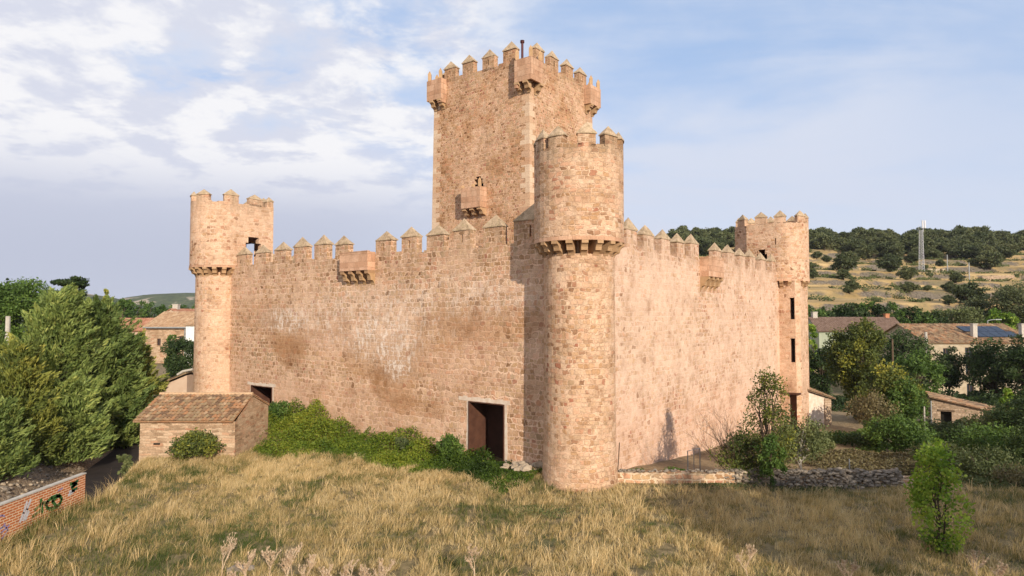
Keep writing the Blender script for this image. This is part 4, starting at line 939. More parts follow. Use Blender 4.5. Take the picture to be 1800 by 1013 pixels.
# rubble hut on the right
hut = thing('stone_hut', 'low rubble hut with dark doorway and sloping tile roof among the bushes', 'hut', (40, 59, -2.6))
fr = frame((35.9, 56.6), (.88, -.47), (.47, .88)); mb = MB(); d0, d1, dt = .62, 1.42, -.62
def ht_(s): return .45-.208*s
mb.add([fr(0, 0, -3.6), fr(d0, 0, -3.6), fr(d0, 0, ht_(d0)), fr(0, 0, ht_(0))], [(0, 1, 2, 3)]); mb.add([fr(d0, 0, dt), fr(d1, 0, dt), fr(d1, 0, ht_(d1)), fr(d0, 0, ht_(d0))], [(0, 1, 2, 3)])
mb.add([fr(d1, 0, -3.6), fr(3.6, 0, -3.6), fr(3.6, 0, ht_(3.6)), fr(d1, 0, ht_(d1))], [(0, 1, 2, 3)])
for s in (d0, d1): mb.quad(fr(s, 0, -3.6), fr(s, .45, -3.6), fr(s, .45, dt), fr(s, 0, dt))
mb.quad(fr(d0, 0, dt), fr(d1, 0, dt), fr(d1, .45, dt), fr(d0, .45, dt))
for s in (0, 3.6): mb.quad(fr(s, 0, -3.6), fr(s, 4, -3.6), fr(s, 4, ht_(s)), fr(s, 0, ht_(s)))
mb.quad(fr(0, 4, -3.6), fr(3.6, 4, -3.6), fr(3.6, 4, ht_(3.6)), fr(0, 4, ht_(0))); mb.build('wall', M_hut, hut)
mb = MB(); mb.box(fr, d0-.2, d1+.2, -.05, .2, dt, dt+.14); mb.build('lintel', M_wood, hut)
mb = MB(); mb.box(fr, d0, d1, .45, .5, -3.5, dt); mb.build('doorway', M_dark, hut)
tile_roof('roof', fr(5.0, -.25, -.56), fr(5.0, 4.2, -.56), fr(-.2, 4.2, .52), fr(-.2, -.25, .52), 16, 16, M_tile, hut, .06)
# lean-to against the right tower
lt = thing('lean_to_shed', 'plastered lean-to shed with sloping tile roof behind the right tower', 'shed', (26.6, 58, -2.2))
mb = MB(); fr = frame((24.6, 56.6), (.97, .25), (-.25, .97))
mb.add([fr(0, 0, -3.4), fr(3.1, 0, -3.4), fr(3.1, 0, .25), fr(0, 0, 1.25)], [(0, 1, 2, 3)]); mb.quad(fr(3.1, 0, -3.4), fr(3.1, 4.5, -3.4), fr(3.1, 4.5, .9), fr(3.1, 0, .25)); mb.quad(fr(0, 4.5, -3.4), fr(3.1, 4.5, -3.4), fr(3.1, 4.5, .9), fr(0, 4.5, 1.9)); mb.build('wall', M_white, lt)
mb = MB(); mb.box(fr, 2.45, 3.12, -.08, .3, -3.3, .36); mb.build('corner_buttress', M_hut, lt)
tile_roof('roof', fr(-.1, -.3, 1.3), fr(3.4, -.3, .25), fr(3.4, 4.7, 1.15), fr(-.1, 4.7, 2.1), 17, 14, M_tile, lt, .06)
# left of the castle
hA = house('house', 'rubble stone house with tan tiled roof and two small windows left of the castle', -47.2, -41.9, 85, 95, .5, 6.0, 7.9, M_shed, M_tile4, 30, 12, wins=[(-45.8, -45.3, 3.6, 4.5), (-43.0, -42.4, 3.3, 4.8)], over=.35)
mb = MB(); mb.tube([(-47.4, 84.6, 5.9), (-41.8, 84.6, 5.9)], .1, 6); mb.tube([(-42.1, 84.8, 5.9), (-42.1, 84.8, 1)], .08, 6); mb.build('gutter', M_galv, hA)
hB = house('house', 'taller house with pink plastered gable behind the stone house', -56.0, -47.5, 100, 112, .5, 5.6, 8.4, M_pinkr, M_tile3, 24, 16, ridge='y', chims=[(-51.8, 101.5, 8.3, .4, .8, M_conc)])
hC = house('house', 'low red roofed house half hidden by the juniper trees', -56.5, -48.4, 90.5, 98, .5, 5.4, 7.0, M_pinkr, M_tile3, 32, 9, wins=[(-55.0, -54.3, 2.5, 3.6)])
hD = house('house', 'white walled house showing its bright side beside the left tower', -40.6, -36, 82, 90, .5, 6.3, 7.6, M_wwhite, M_tile4, 20, 9, wins=[])
# shed squeezed beside the left tower
ls = thing('lane_shed', 'rendered shed with old sloping tiles beside the left tower', 'shed', (-25, 50, 0))
mb = MB(); fr = frame((-26.6, 49.5), (1, .0), (0, 1)); 
mb.add([fr(0, 0, -1.2), fr(2.25, 0, -1.2), fr(2.25, 0, 3.05), fr(0, 0, 2.1)], [(0, 1, 2, 3)]); mb.quad(fr(2.25, 0, -1.2), fr(2.25, 4, -1.2), fr(2.25, 4, 3.05), fr(2.25, 0, 3.05)); mb.quad(fr(0, 0, -1.2), fr(0, 4, -1.2), fr(0, 4, 2.1), fr(0, 0, 2.1)); mb.build('wall', M_pinkr, ls)
tile_roof('roof', fr(-.5, 4.2, 2.05), fr(-.5, -.2, 2.05), fr(2.3, -.2, 3.2), fr(2.3, 4.2, 3.2), 18, 9, M_tile, ls, .06)
mb = MB(); mb.tube([fr(1.6, -.15, 3.1), fr(2.0, -.15, 3.35), fr(2.75, -.15, 3.5)], .09, 8); mb.build('verge', M_conc, ls)

# ---------------------------------------------------------------- rubble wall, fence, poles, mast
def stone(mb, c, r, q, m=0, flat=.7):
    n1_, n2_ = 5, 3; vs_ = [(c[0], c[1], c[2]+r*flat)]; ph = q.uniform(0, 6.28); ex = q.uniform(.8, 1.4)
    for i in range(1, n2_+1):
        a = math.pi*i/(n2_+1)
        for k in range(n1_):
            t_ = ph+2*math.pi*k/n1_; rr = r*q.uniform(.75, 1.15); vs_.append((c[0]+rr*math.sin(a)*math.cos(t_)*ex, c[1]+rr*math.sin(a)*math.sin(t_), c[2]+rr*math.cos(a)*flat))
    vs_.append((c[0], c[1], c[2]-r*flat)); fs = [(0, 1+k, 1+(k+1) % n1_) for k in range(n1_)]
    for i in range(n2_-1):
        for k in range(n1_): fs.append((1+i*n1_+k, 1+(i+1)*n1_+k, 1+(i+1)*n1_+(k+1) % n1_, 1+i*n1_+(k+1) % n1_))
    fs += [(len(vs_)-1, 1+(n2_-1)*n1_+(k+1) % n1_, 1+(n2_-1)*n1_+k) for k in range(n1_)]
    mb.add(vs_, fs, m)
q = random.Random(11)
rw = thing('rubble_wall', 'low rubble field wall running right from the front tower', 'wall', (10.6, 29.8, 0))
mb = MB(); fr = frame((4.5, 29.75), (1, -.02), (.02, 1)); s = 0.
while s < 5.2:
    e = s+q.uniform(.4, .8); mb.box(fr, s, e, 0, .5, -1.2, .52+q.uniform(-.04, .05)); s = e
mb.box(fr, s, 15., .12, .42, -1.2, .35)
mb.build('mortared_wall', rubble('rubble_field_wall', mortar=(.50, .40, .28), mortar2=(.58, .48, .35), bw=.36, rh=.24, mw=.05, cover=(.5, .65), coverk=.35, zdark=(.38, .62, (.16, .13, .09), .9)), rw)
mb = MB()
for i in range(2600):
    s = q.uniform(5.0, 12.8); f_ = q.random(); r = q.uniform(.045, .135); z = -.15+f_*.82+.05*math.sin(s*2)+.03*math.sin(s*7); wd = .42-.22*f_
    stone(mb, fr(s, .27+q.uniform(-wd, wd*.6), z+hz(*fr(s, 0, 0)[:2])*.3), r, q, 0 if q.random() < .78 else 1, .55)
for i in range(90):
    s = q.uniform(0, 5.4); stone(mb, fr(s, q.uniform(.05, .45), .56), q.uniform(.05, .1), q, 0)
mb.build('loose_stones', [M_fstone, M_fstone2], rw)
# scattered stones of the lane bank: uncountable
mb = MB()
for i in range(1300):
    y_ = q.uniform(17, 56); d_ = -abs(q.gauss(0, 1.1))-.05; x_ = lane_edge(y_)+d_
    stone(mb, (x_, y_, hz(x_, y_)+.02), abs(q.gauss(.045, .03))+.015, q, 0 if q.random() < .75 else 1)
props(mb.build('stones', [M_fstone, M_fstone2]), 'pale stones strewn along the bank of the lane', 'stones', kind='stuff')
mb = MB()
for i in range(26):
    x_ = q.uniform(-.6, 2.0); y_ = q.uniform(30.4, 31.8)+(-x_*.4); stone(mb, (x_, y_+.6, hz(x_, y_)+.15), q.uniform(.12, .34), q, 0)
props(mb.build('rubble_pile', [M_fstone2]), 'heap of pale rubble below the big steel lined doorway', 'rubble', kind='stuff')
# wire fence behind the rubble wall
wf = thing('wire_fence', 'thin wire mesh fence with steel posts behind the rubble wall', 'fence', (14, 31.5, hz(14, 31.5)))
FX0, FX1, FY = 10.8, 20.5, 31.6
for xx in (11.0, 16.05, 20.4):
    mb = MB(); z_ = hz(xx, FY); mb.tube([(xx, FY, z_-.3), (xx, FY, .72)], .032, 6); mb.build('post', M_galv, wf)
mb = MB()
for k in range(9): z_ = -.55+.145*k; mb.tube([(FX0, FY, z_), (FX1, FY, z_)], .0022, 3, caps=False)
for k in range(int((FX1-FX0)/.16)): xx = FX0+k*.16; mb.tube([(xx, FY, -.6), (xx, FY, .62)], .0018, 3, caps=False)
mb.build('mesh', M_wood, wf)
# rail by the right wall
x_, y_, z_ = gp(1218, 33.5); rl = MB(); rl.tube([(x_-.35, y_, z_-.2), (x_-.35, y_, zat(793, 33.5)), (x_+.35, y_+.3, zat(790, 33.5)), (x_+.35, y_+.3, z_-.2)], .03, 6); rl.tube([(x_, y_+.15, z_-.2), (x_, y_+.15, zat(792, 33.5))], .02, 6)
props(rl.build('metal_rail', M_galv, loc=(x_, y_, z_)), 'small grey metal frame standing against the right castle wall', 'rail')
x_, y_, z_ = gp(1083, 31.8); rl = MB(); rl.tube([(x_, y_, z_-.3), (x_+.12, y_, zat(778, 31.8))], .025, 6)
props(rl.build('stake', M_wood, loc=(x_, y_, z_)), 'thin leaning stake beside the foot of the front tower', 'stake')
def pole(px, Y, ytop, r, mt, label, name='utility_pole', arm=False, cat='pole', xb=0, ins=False):
    x_, y_, z_ = gp(px, Y); zt = zat(ytop, Y); t_ = thing(name, label, cat, (x_, y_, z_))
    mb = MB(); mb.tube([(x_, y_, z_-.5), (x_+xb, y_, zt)], [r*1.25, r], 8); mb.build('post', mt, t_)
    if ins:
        mb = MB(); mb.tube([(x_-.5, y_, zt-.35), (x_+.5, y_, zt-.35)], .05, 5)
        for k in (-.4, 0, .4): mb.tube([(x_+k, y_, zt-.35), (x_+k, y_, zt-.1)], .05, 5)
        mb.build('crossarm', M_drain, t_)
    if arm:
        mb = MB(); mb.tube([(x_, y_, zt), (x_+.5, y_, zt+.12), (x_+1.2, y_, zt+.18)], .05, 6); mb.build('arm', mt, t_)
        mb = MB(); mb.box(zero, x_+1.1, x_+2.0, y_-.12, y_+.12, zt+.12, zt+.24); mb.build('lamp_head', mt, t_)
pole(1626, 82, 584, .16, M_conc, 'pale concrete pole at the left end of the solar panelled house', ins=True)
pole(1567, 76, 596, .09, M_wood, 'thin wooden pole among trees between the two right houses')
pole(1735, 97, 564, .07, M_galv, 'curved street lamp behind the solar panelled roof', 'street_lamp', arm=True, cat='street lamp')
pole(1667, 195, 448, .12, M_galv, 'thin grey pole on the hillside nearest the white mast')
pole(1705, 175, 462, .12, M_galv, 'thin grey pole lower on the terraced hillside')
pole(15, 45, 556, .14, M_conc, 'white concrete pole sticking out of the juniper trees')
pole(1620, 50, 715, .05, M_conc, 'thin pale post left of the stone hut doorway')
pole(1632, 52, 705, .045, M_galv, 'grey green post beside the stone hut wall')
# communications mast
x_, y_, z_ = gp(1623, 200); zt = zat(405, 200); mast = thing('mast', 'tall white lattice communications mast on the hillside', 'mast', (x_, y_, z_))
mb = MB(); wb_, wt_ = .95, .60; lv = 17; base_p = lambda k, f_: (x_+(wb_*(1-f_)+wt_*f_)*math.cos(k*2*math.pi/3+.5), y_+(wb_*(1-f_)+wt_*f_)*math.sin(k*2*math.pi/3+.5), z_-.5+(zt-z_+.5)*f_)
for k in range(3): mb.tube([base_p(k, 0), base_p(k, 1)], .07, 5)
for j in range(lv):
    for k in range(3):
        mb.tube([base_p(k, j/lv), base_p((k+1) % 3, (j+1)/lv)], .034, 4, caps=False); mb.tube([base_p(k, (j+1)/lv), base_p((k+1) % 3, (j+1)/lv)], .03, 4, caps=False); mb.tube([base_p((k+1) % 3, j/lv), base_p(k, (j+1)/lv)], .034, 4, caps=False)
mb.build('lattice', M_mast, mast)
mb = MB(); mb.tube([(x_+.5, y_, zt-.5), (x_+.5, y_, zt+3)], .08, 6)
mb.box(zero, x_+.1, x_+.45, y_-.3, y_, zt+.6, zt+3); mb.box(zero, x_+.8, x_+1.15, y_-.3, y_, zt+.6, zt+3); mb.tube([(x_-.8, y_, zt+.2), (x_-.8, y_, zt+1.8)], .04, 5); mb.build('antenna', M_mast, mast)
for px_i, lab in ((1636, 'pale equipment cabinet at the foot of the white mast'), (1646, 'second pale cabinet farther right of the white mast'), (1658, 'small white cabinet at the far end of the mast compound')):
    xx, yy, zz = gp(px_i, 199); mb = MB(); wd = 1.0 if px_i != 1658 else .5; mb.box(zero, xx-wd, xx+wd, yy-.5, yy+.5, zz-.6, zz+.95); mb.box(zero, xx-wd-.08, xx+wd+.08, yy-.58, yy+.58, zz+.95, zz+1.05)
    props(mb.build('equipment_cabinet', M_cream, loc=(xx, yy, zz)), lab, 'cabinet', 'cabinets of the mast compound')
# ruined little walls on the hillside
for px_i, w2, Yh in ((1742, 2.2, 185), (1765, 3.2, 186)):
    xx, yy, zz = gp(px_i, Yh); mb = MB(); mb.box(zero, xx-w2, xx+w2, yy, yy+.5, zz-1, zz+1.3)
    mb.box(zero, xx-w2, xx-w2+.4, yy+.5, yy+3, zz-1, zz+1.1)
    props(mb.build('ruined_wall', M_hut, loc=(xx, yy, zz)), 'short pale ruined wall on the hillside, %s of two' % ('left' if w2 < 3 else 'right'), 'wall', 'ruined walls on the hillside')

# ---------------------------------------------------------------- vegetation
def T(name, label, cat, px, Y, ytop, hw, kind='round', lm='dark', z0f=.15, nb=40, k=1.0, seed=None, group=None, leafk=1.0, base_dz=0, **kw):
    x_, y_, z_ = gp(px, Y); z_ += base_dz; top = zat(ytop, Y); R = hw/F*Y; s = seed or int(px+Y*3)
    Apx = math.pi*(hw*.569)*((top-z_)*F/Y*.569/2); n = int(np.clip(Apx*3.6*k, 1200, 42000)); leaf = 2.5*Y/658*leafk
    if kind == 'spray': n = int(n*1.3); 
    return make_tree(name, label, cat, (x_, y_, z_), top, R, kind, lm, n, leaf, z0f, nb, s, group, **kw)
# juniper mass on the left
GJ = 'junipers along the lane'
T('juniper_tree', 'tall broad juniper, highest of the green mass left of the shed', 'tree', 106, 38.5, 510, 80, 'spray', 'juniper', .04, 300, 1.0, group=GJ, trunk=.22, leafk=.9)
T('juniper_tree', 'grey green juniper at the right of the mass, nearest the castle', 'tree', 176, 42.5, 528, 78, 'spray', 'juniper', .04, 300, 1.0, group=GJ, trunk=.2, leafk=.9)
T('juniper_tree', 'low spreading juniper at the right end, by the stone house', 'tree', 236, 47.5, 592, 52, 'spray', 'juniy', .05, 200, 1.0, group=GJ, trunk=.16, leafk=.85, tmix=.7)
T('juniper_tree', 'yellow tinged juniper at the front left edge of the lane', 'tree', 40, 33.0, 600, 66, 'spray', 'juniy', .04, 240, .95, group=GJ, trunk=.2, leafk=.95, tmix=.75)
T('juniper_tree', 'dark green juniper low at the left edge behind the brick wall', 'tree', -6, 29.5, 700, 62, 'spray', 'juniper', .02, 220, 1., group=GJ, trunk=.15, leafk=.95)
T('juniper_tree', 'juniper filling the left border above the yellow one', 'tree', -20, 38, 590, 80, 'spray', 'juniper', .04, 260, .8, group=GJ, trunk=.2)
T('juniper_tree', 'low juniper bush under the tall one, overhanging the stony bank', 'tree', 118, 35.3, 662, 70, 'spray', 'juniper', .02, 200, 1., group=GJ, trunk=.14, leafk=.95)
T('juniper_tree', 'juniper bush overhanging the lane left of the shed', 'tree', 208, 43.0, 634, 62, 'spray', 'juniper', .02, 180, 1., group=GJ, trunk=.14, leafk=.95)
T('conifer_tree', 'slim pointed conifer rising above the junipers', 'tree', 186, 49, 511, 26, 'spire', 'juniy', .35, 120, 1., trunk=.12)
T('conifer_tree', 'tiny dark pointed conifer at the far left skyline', 'tree', 12, 80, 491, 14, 'spire', 'dark', .2, 60, 1., trunk=.12)
T('cedar_tree', 'dark flat layered cedar on the skyline behind the junipers', 'tree', 118, 60, 489, 30, 'flat', 'dark', .45, 90, 1.6, trunk=.2)
GB = 'leafy trees behind the junipers'
T('leafy_tree', 'dark green leafy tree at the skyline, left of the cedar', 'tree', 58, 62, 495, 60, 'round', 'mid', .1, 50, 1., group=GB, trunk=.3)
T('leafy_tree', 'dark green leafy tree touching the left border of the skyline', 'tree', 2, 60, 501, 52, 'round', 'mid', .1, 50, 1., group=GB, trunk=.3)
T('leafy_tree', 'leafy tree half hidden behind the cedar trunk', 'tree', 118, 66, 507, 46, 'round', 'dark', .1, 50, 1., group=GB, trunk=.3)
T('leafy_tree', 'dark bushy tree squeezed between juniper and left tower', 'tree', 322, 68, 596, 34, 'round', 'dark', .05, 40, 1., trunk=.2)
T('leafy_tree', 'slender light green tree in front of the stone house windows', 'tree', 303, 72, 590, 13, 'column', 'mid', .05, 30, 1., trunk=.12)
gf = 'green belt beyond the left houses'
for i, (px_i, Yi, yt, hw_) in enumerate([(150, 122, 530, 26), (182, 128, 534, 24), (215, 134, 527, 26), (240, 138, 530, 22), (264, 142, 533, 20), (300, 146, 536, 16), (322, 138, 538, 20), (345, 150, 534, 18), (285, 150, 537, 16), (128, 126, 528, 22), (95, 130, 524, 24), (200, 150, 532, 24)]):
    T('leafy_tree', 'small green tree in the belt of trees beyond the left houses', 'tree', px_i, Yi, yt, hw_, 'round', 'mid', .05, 26, .6, group=gf, trunk=.25, base_dz=0)
# bank shrubs and brambles at the left
T('shrub', 'round yellow green shrub growing in front of the stone shed', 'shrub', 343, 34.2, 760, 44, 'shrub', 'yellow', .02, 46, 1.1, trunk=.03, multi=4)
T('shrub', 'dark upright shrub in the gap between stone shed and castle', 'shrub', 494, 41.5, 706, 22, 'ragged', 'mid', .02, 34, 1.1, trunk=.03)
T('shrub', 'small leafy shrub left of the big steel doorway', 'shrub', 792, 33.0, 764, 24, 'ragged', 'mid', .02, 40, 1.1, trunk=.02, multi=3)
T('shrub', 'grey green low weed at the lane edge by the shed corner', 'shrub', 225, 33.5, 800, 12, 'ragged', 'olive', .02, 20, 1., trunk=.02)
T('shrub', 'wispy shrub against the wall midway along the brambles', 'shrub', 706, 35.5, 770, 13, 'ragged', 'olive', .02, 20, .8, trunk=.02)

def scatter_stuff(name, label, cat, pts, zfun, lm, leaf, seed, hgt, aspect=.6, up=.3, tint=None):
    q = np.random.default_rng(seed); n = len(pts)
    z = H(pts[:, 0], pts[:, 1])+zfun*hgt
    P = np.stack([pts[:, 0], pts[:, 1], z], 1); D = unit(n); D[:, 2] = D[:, 2]*.6+up
    ti = tint if tint is not None else q.uniform(0, 1, n)
    me = leafmesh(name, P, D, leaf*q.uniform(.6, 1.4, n), leaf*aspect*q.uniform(.7, 1.3, n), ti, LM[lm] if isinstance(lm, str) else lm)
    o = bpy.data.objects.new(name, me); col.objects.link(o); props(o, label, cat, kind='stuff'); return o
# bramble bank along the left wall
q = np.random.default_rng(5); n = 95000
s = q.uniform(1.6, 24., n); hlf = 1.9+1.1*np.sin(s*.9)*.4+np.clip((s-8)/10, 0, 1)*1.6; d = -q.uniform(0, 1, n)**.85*hlf*1.55-.05
bx = C[0]+U[0]*s+V[0]*d; by = C[1]+U[1]*s+V[1]*d
hb = (.48+.5*wob(bx, by, 1.3, 21)+.42*wob(bx, by, 3.1, 22)); hb = np.clip(hb, .06, 1.2)*np.clip((hlf*1.55+d)/.9, 0, 1)*np.clip((s-1.2)/4, .3, 1)*1.25
hb = hb*(1+.5*np.exp(-((s-19)/4)**2))
shedk = (bx < -14.5) & (by < 40.1); keepm = ~shedk
dens = (wob(bx, by, .9, 23)+.75*(q.uniform(0, 1, n))) > -.12; keepm &= dens
zf = q.uniform(0, 1, n)**.5*hb
tt = np.clip(.42+.35*wob(bx, by, .8, 24)+.2*wob(bx, by, 3.4, 26)+.28*np.clip((s-8)/8, -1, 1)+q.normal(0, .15, n), 0, 1)
pts_ = np.stack([bx, by], 1)[keepm]
scatter_stuff('brambles', 'bright green brambles covering the foot of the left castle wall', 'brambles', pts_, zf[keepm], 'bramble', .115, 6, 1.0, tint=tt[keepm])
# scrub behind the rubble wall and along the valley
def patch(name, label, cx_, cy_, rx, ry, hgt, lm, n, leaf, seed, thr=-.2):
    q = np.random.default_rng(seed); a = q.uniform(0, 6.28, n); r = np.sqrt(q.uniform(0, 1, n)); x_ = cx_+rx*r*np.cos(a); y_ = cy_+ry*r*np.sin(a)
    kk = wob(x_, y_, 1.2, seed)+q.uniform(-.2, .2, n) > thr; x_, y_, r = x_[kk], y_[kk], r[kk]
    hb = np.clip(hgt*(.6+.5*wob(x_, y_, 1.7, seed+1))*(1-r**3), .03, None)
    scatter_stuff(name, label, 'undergrowth', np.stack([x_, y_], 1), q.uniform(0, 1, len(x_))**.6*hb, lm, leaf, seed+2, 1., tint=np.clip(.45+.3*wob(x_, y_, 1., seed+3)+q.normal(0, .18, len(x_)), 0, 1))
patch('undergrowth', 'dark green undergrowth at the right edge beyond the sapling', 24, 32, 6.5, 3.6, 1.3, 'olive', 26000, .13, 41)
patch('undergrowth', 'low green plants at the foot of the right castle wall', 7.2, 32.6, 2.0, .8, .35, 'mid', 5000, .09, 44, 0)
patch('undergrowth', 'brown and green scrub behind the wire fence', 20, 39, 6, 3.5, .9, 'brown', 16000, .16, 47)
patch('undergrowth', 'mixed green undergrowth crowding the garden before the lean-to shed', 27.5, 47, 6.5, 5, 1.2, 'mid', 20000, .17, 66, -.05)
patch('undergrowth', 'dense bushes closing the slope left of the stone hut', 33.5, 51.5, 4.0, 3.0, 1.9, 'olive', 15000, .18, 69, -.3)
patch('undergrowth', 'weeds sprouting along the rubble wall', 12.5, 29.2, 7, .5, .3, 'olive', 5000, .08, 50, .1)
patch('undergrowth', 'dark scrub filling the valley below the right houses', 52, 72, 22, 9, 2.4, 'dark', 30000, .30, 53)
patch('undergrowth', 'green scrub row at the foot of the terraced hill', 62, 112, 26, 5, 3.4, 'mid', 22000, .42, 57)
patch('undergrowth', 'weedy green patches on the left field', -12, 24, 5, 3, .22, 'olive', 5000, .07, 60, .25)
patch('undergrowth', 'dark weed patch in the middle field below the tower', 1.2, 25.6, 1.6, .8, .3, 'olive', 2200, .07, 63, -.1)
# right side trees
S_ = [
 ('shrub', 'big dark green thicket filling the slope right of the sapling', 1740, 37, 748, 60, 'round', 'mid', .02, 70, 1.0, dict(trunk=.06)),
 ('shrub', 'mixed green thicket below the hut at the rubble wall end', 1645, 37, 778, 44, 'ragged', 'olive', .02, 60, 1.0, dict(trunk=.05)),
 ('shrub', 'low brown green scrub at the right border beyond the grass', 1795, 29.5, 822, 50, 'ragged', 'brown', .02, 60, 1.0, dict(trunk=.04, multi=3)),
 ('leafy_tree', 'green tree rising left of the stone hut', 1590, 55, 668, 34, 'ragged', 'mid', .05, 60, 1.0, dict(trunk=.12)),
 ('shrub', 'small green shrub on the path before the lean-to shed', 1440, 43, 772, 24, 'shrub', 'olive', .02, 36, 1.0, dict(trunk=.04)),
 ('shrub', 'dark hedge like shrub at the far end of the garden path', 1545, 60, 712, 50, 'shrub', 'dark', .02, 50, 1.0, dict(trunk=.06)),
 ('shrub_tree', 'tall upright shrub tree standing against the right castle wall', 1345, 30.6, 652, 44, 'column', 'yellow', .08, 70, .34, dict(trunk=.06, multi=4)),
 ('shrub', 'dense dark base shrub hanging over the rubble wall', 1318, 30.6, 752, 58, 'ragged', 'yellow', .02, 60, .55, dict(trunk=.03, multi=4)),
 ('shrub', 'narrow dark shrub growing in front of the rubble wall', 1350, 29.0, 765, 26, 'ragged', 'mid', .02, 40, .8, dict(trunk=.03)),
 ('olive_tree', 'small grey green olive tree with pale trunk behind the rubble wall', 1403, 33.6, 736, 46, 'ragged', 'olive', .22, 60, .7, dict(trunk=.08, bark=M_conc)),
 ('leafy_tree', 'tall yellowing tree in front of the brown roofed house', 1503, 62, 566, 46, 'ragged', 'yellow', .10, 70, 1.2, dict(trunk=.22)),
 ('leafy_tree', 'dark olive tree with yellow tips right of the yellowing tree', 1565, 57, 640, 52, 'ragged', 'yellow', .05, 70, 1.0, dict(trunk=.2, tmix=.7)),
 ('leafy_tree', 'mid green tree hiding the left gable of the solar panelled house', 1612, 70, 618, 36, 'round', 'mid', .03, 50, 1.0, dict(trunk=.2)),
 ('leafy_tree', 'dark tree between the two right houses', 1590, 79, 583, 44, 'round', 'dark', .05, 50, 1.0, dict(trunk=.2)),
 ('leafy_tree', 'dark green tree hiding the left gap behind the right tower', 1443, 74, 612, 30, 'round', 'dark', .05, 45, 1.0, dict(trunk=.2)),
 ('shrub', 'bright lime bush touching the right tower at roof height', 1424, 84, 572, 14, 'round', 'lime', .02, 30, 1.0, dict(trunk=.1)),
 ('leafy_tree', 'round dark bush before the wall of the solar panelled house', 1664, 77, 612, 30, 'round', 'dark', .05, 40, 1.0, dict(trunk=.15)),
 ('leafy_tree', 'large dark tree covering the right end of the solar panelled house', 1742, 74, 598, 44, 'round', 'dark', .03, 60, 1.0, dict(trunk=.25)),
 ('leafy_tree', 'dark tree cut by the right border below the hill', 1800, 70, 590, 42, 'round', 'dark', .03, 60, 1.0, dict(trunk=.25)),
 ('pine_tree', 'bright green round tree behind the street lamp', 1754, 101, 545, 25, 'round', 'lime', .25, 40, 1.0, dict(trunk=.2)),
 ('leafy_tree', 'big dark oak mass at the right border above the lamp', 1792, 118, 502, 46, 'round', 'oak', .05, 50, 1.1, dict(trunk=.3)),
 ('leafy_tree', 'dark oak left of the big mass above the lamp', 1722, 124, 522, 30, 'round', 'oak', .05, 40, 1.0, dict(trunk=.3)),
 ('shrub', 'long olive bush behind the ridge of the solar panelled house', 1690, 112, 540, 34, 'round', 'olive', .02, 40, 1.0, dict(trunk=.2)),
 ('shrub', 'leafy green bush between fence and stone hut', 1566, 43, 728, 50, 'ragged', 'mid', .02, 60, 1.1, dict(trunk=.08)),
 ('shrub', 'dark bush right behind the wire fence post', 1510, 45, 762, 36, 'shrub', 'dark', .02, 45, 1.0, dict(trunk=.06)),
 ('shrub', 'dark green bush below the hut doorway', 1690, 45, 748, 36, 'shrub', 'dark', .02, 50, 1.1, dict(trunk=.06)),
 ('shrub', 'large grey olive thicket right of the stone hut', 1760, 47, 714, 56, 'round', 'olive', .02, 70, 1.0, dict(trunk=.1)),
 ('shrub', 'dark thicket at the right border beside the hut roof', 1800, 44, 690, 45, 'round', 'dark', .02, 60, 1.0, dict(trunk=.1)),
 ('shrub', 'bright lime shoot standing right of the hut roof', 1765, 55, 683, 12, 'column', 'lime', .02, 26, 1.0, dict(trunk=.05)),
 ('shrub', 'brown green bush at the lower right behind the sapling', 1735, 33, 788, 62, 'ragged', 'olive', .02, 80, 1.0, dict(trunk=.05, multi=3)),
 ('shrub', 'dark bush cut by the right border at mid height', 1806, 34, 752, 46, 'shrub', 'dark', .02, 60, 1.0, dict(trunk=.05, multi=3)),
 ('shrub', 'brownish bush just left of the sapling behind the rubble wall', 1585, 33, 808, 34, 'ragged', 'brown', .02, 50, 1.0, dict(trunk=.04, multi=3)),
 ('leafy_tree', 'thin brownish tree above the lean-to shed roof', 1530, 52, 690, 38, 'ragged', 'brown', .12, 60, .7, dict(trunk=.12, multi=2)),
 ('shrub', 'low dark bush in front of the lean-to shed', 1470, 47, 758, 30, 'shrub', 'mid', .02, 40, .9, dict(trunk=.05)),
]
for nm, lab, px_i, Yi, yt, hw_, kd, lm_, z0f, nb, kk, kw in S_:
    T(nm, lab, 'tree' if nm.endswith('tree') else 'shrub', px_i, Yi, yt, hw_, kd, lm_, z0f, nb, kk, **kw)
T('poplar_sapling', 'bright green poplar sapling in the dry grass at the lower right', 'sapling', 1640, 21.6, 778, 47, 'column', 'lime', .03, 80, .26, trunk=.03, leafk=1.15, aspect=.8, tmix=.6, multi=4)
for i, (px_i, Yi, yt, hw_) in enumerate([(1424, 110, 536, 20), (1452, 113, 538, 14), (1475, 115, 535, 15), (1500, 112, 531, 15), (1524, 114, 528, 16), (1548, 112, 533, 15), (1572, 113, 529, 14), (1596, 115, 537, 13), (1620, 113, 541, 13), (1642, 114, 545, 12)]):
    T('leafy_tree', 'small green tree in the row at the foot of the terraced hill', 'tree', px_i, Yi-4, yt+3, hw_*1.5, 'round', ('mid', 'dark')[i % 2], .05, 26, 1.0, group='tree row at the foot of the hill', trunk=.2)
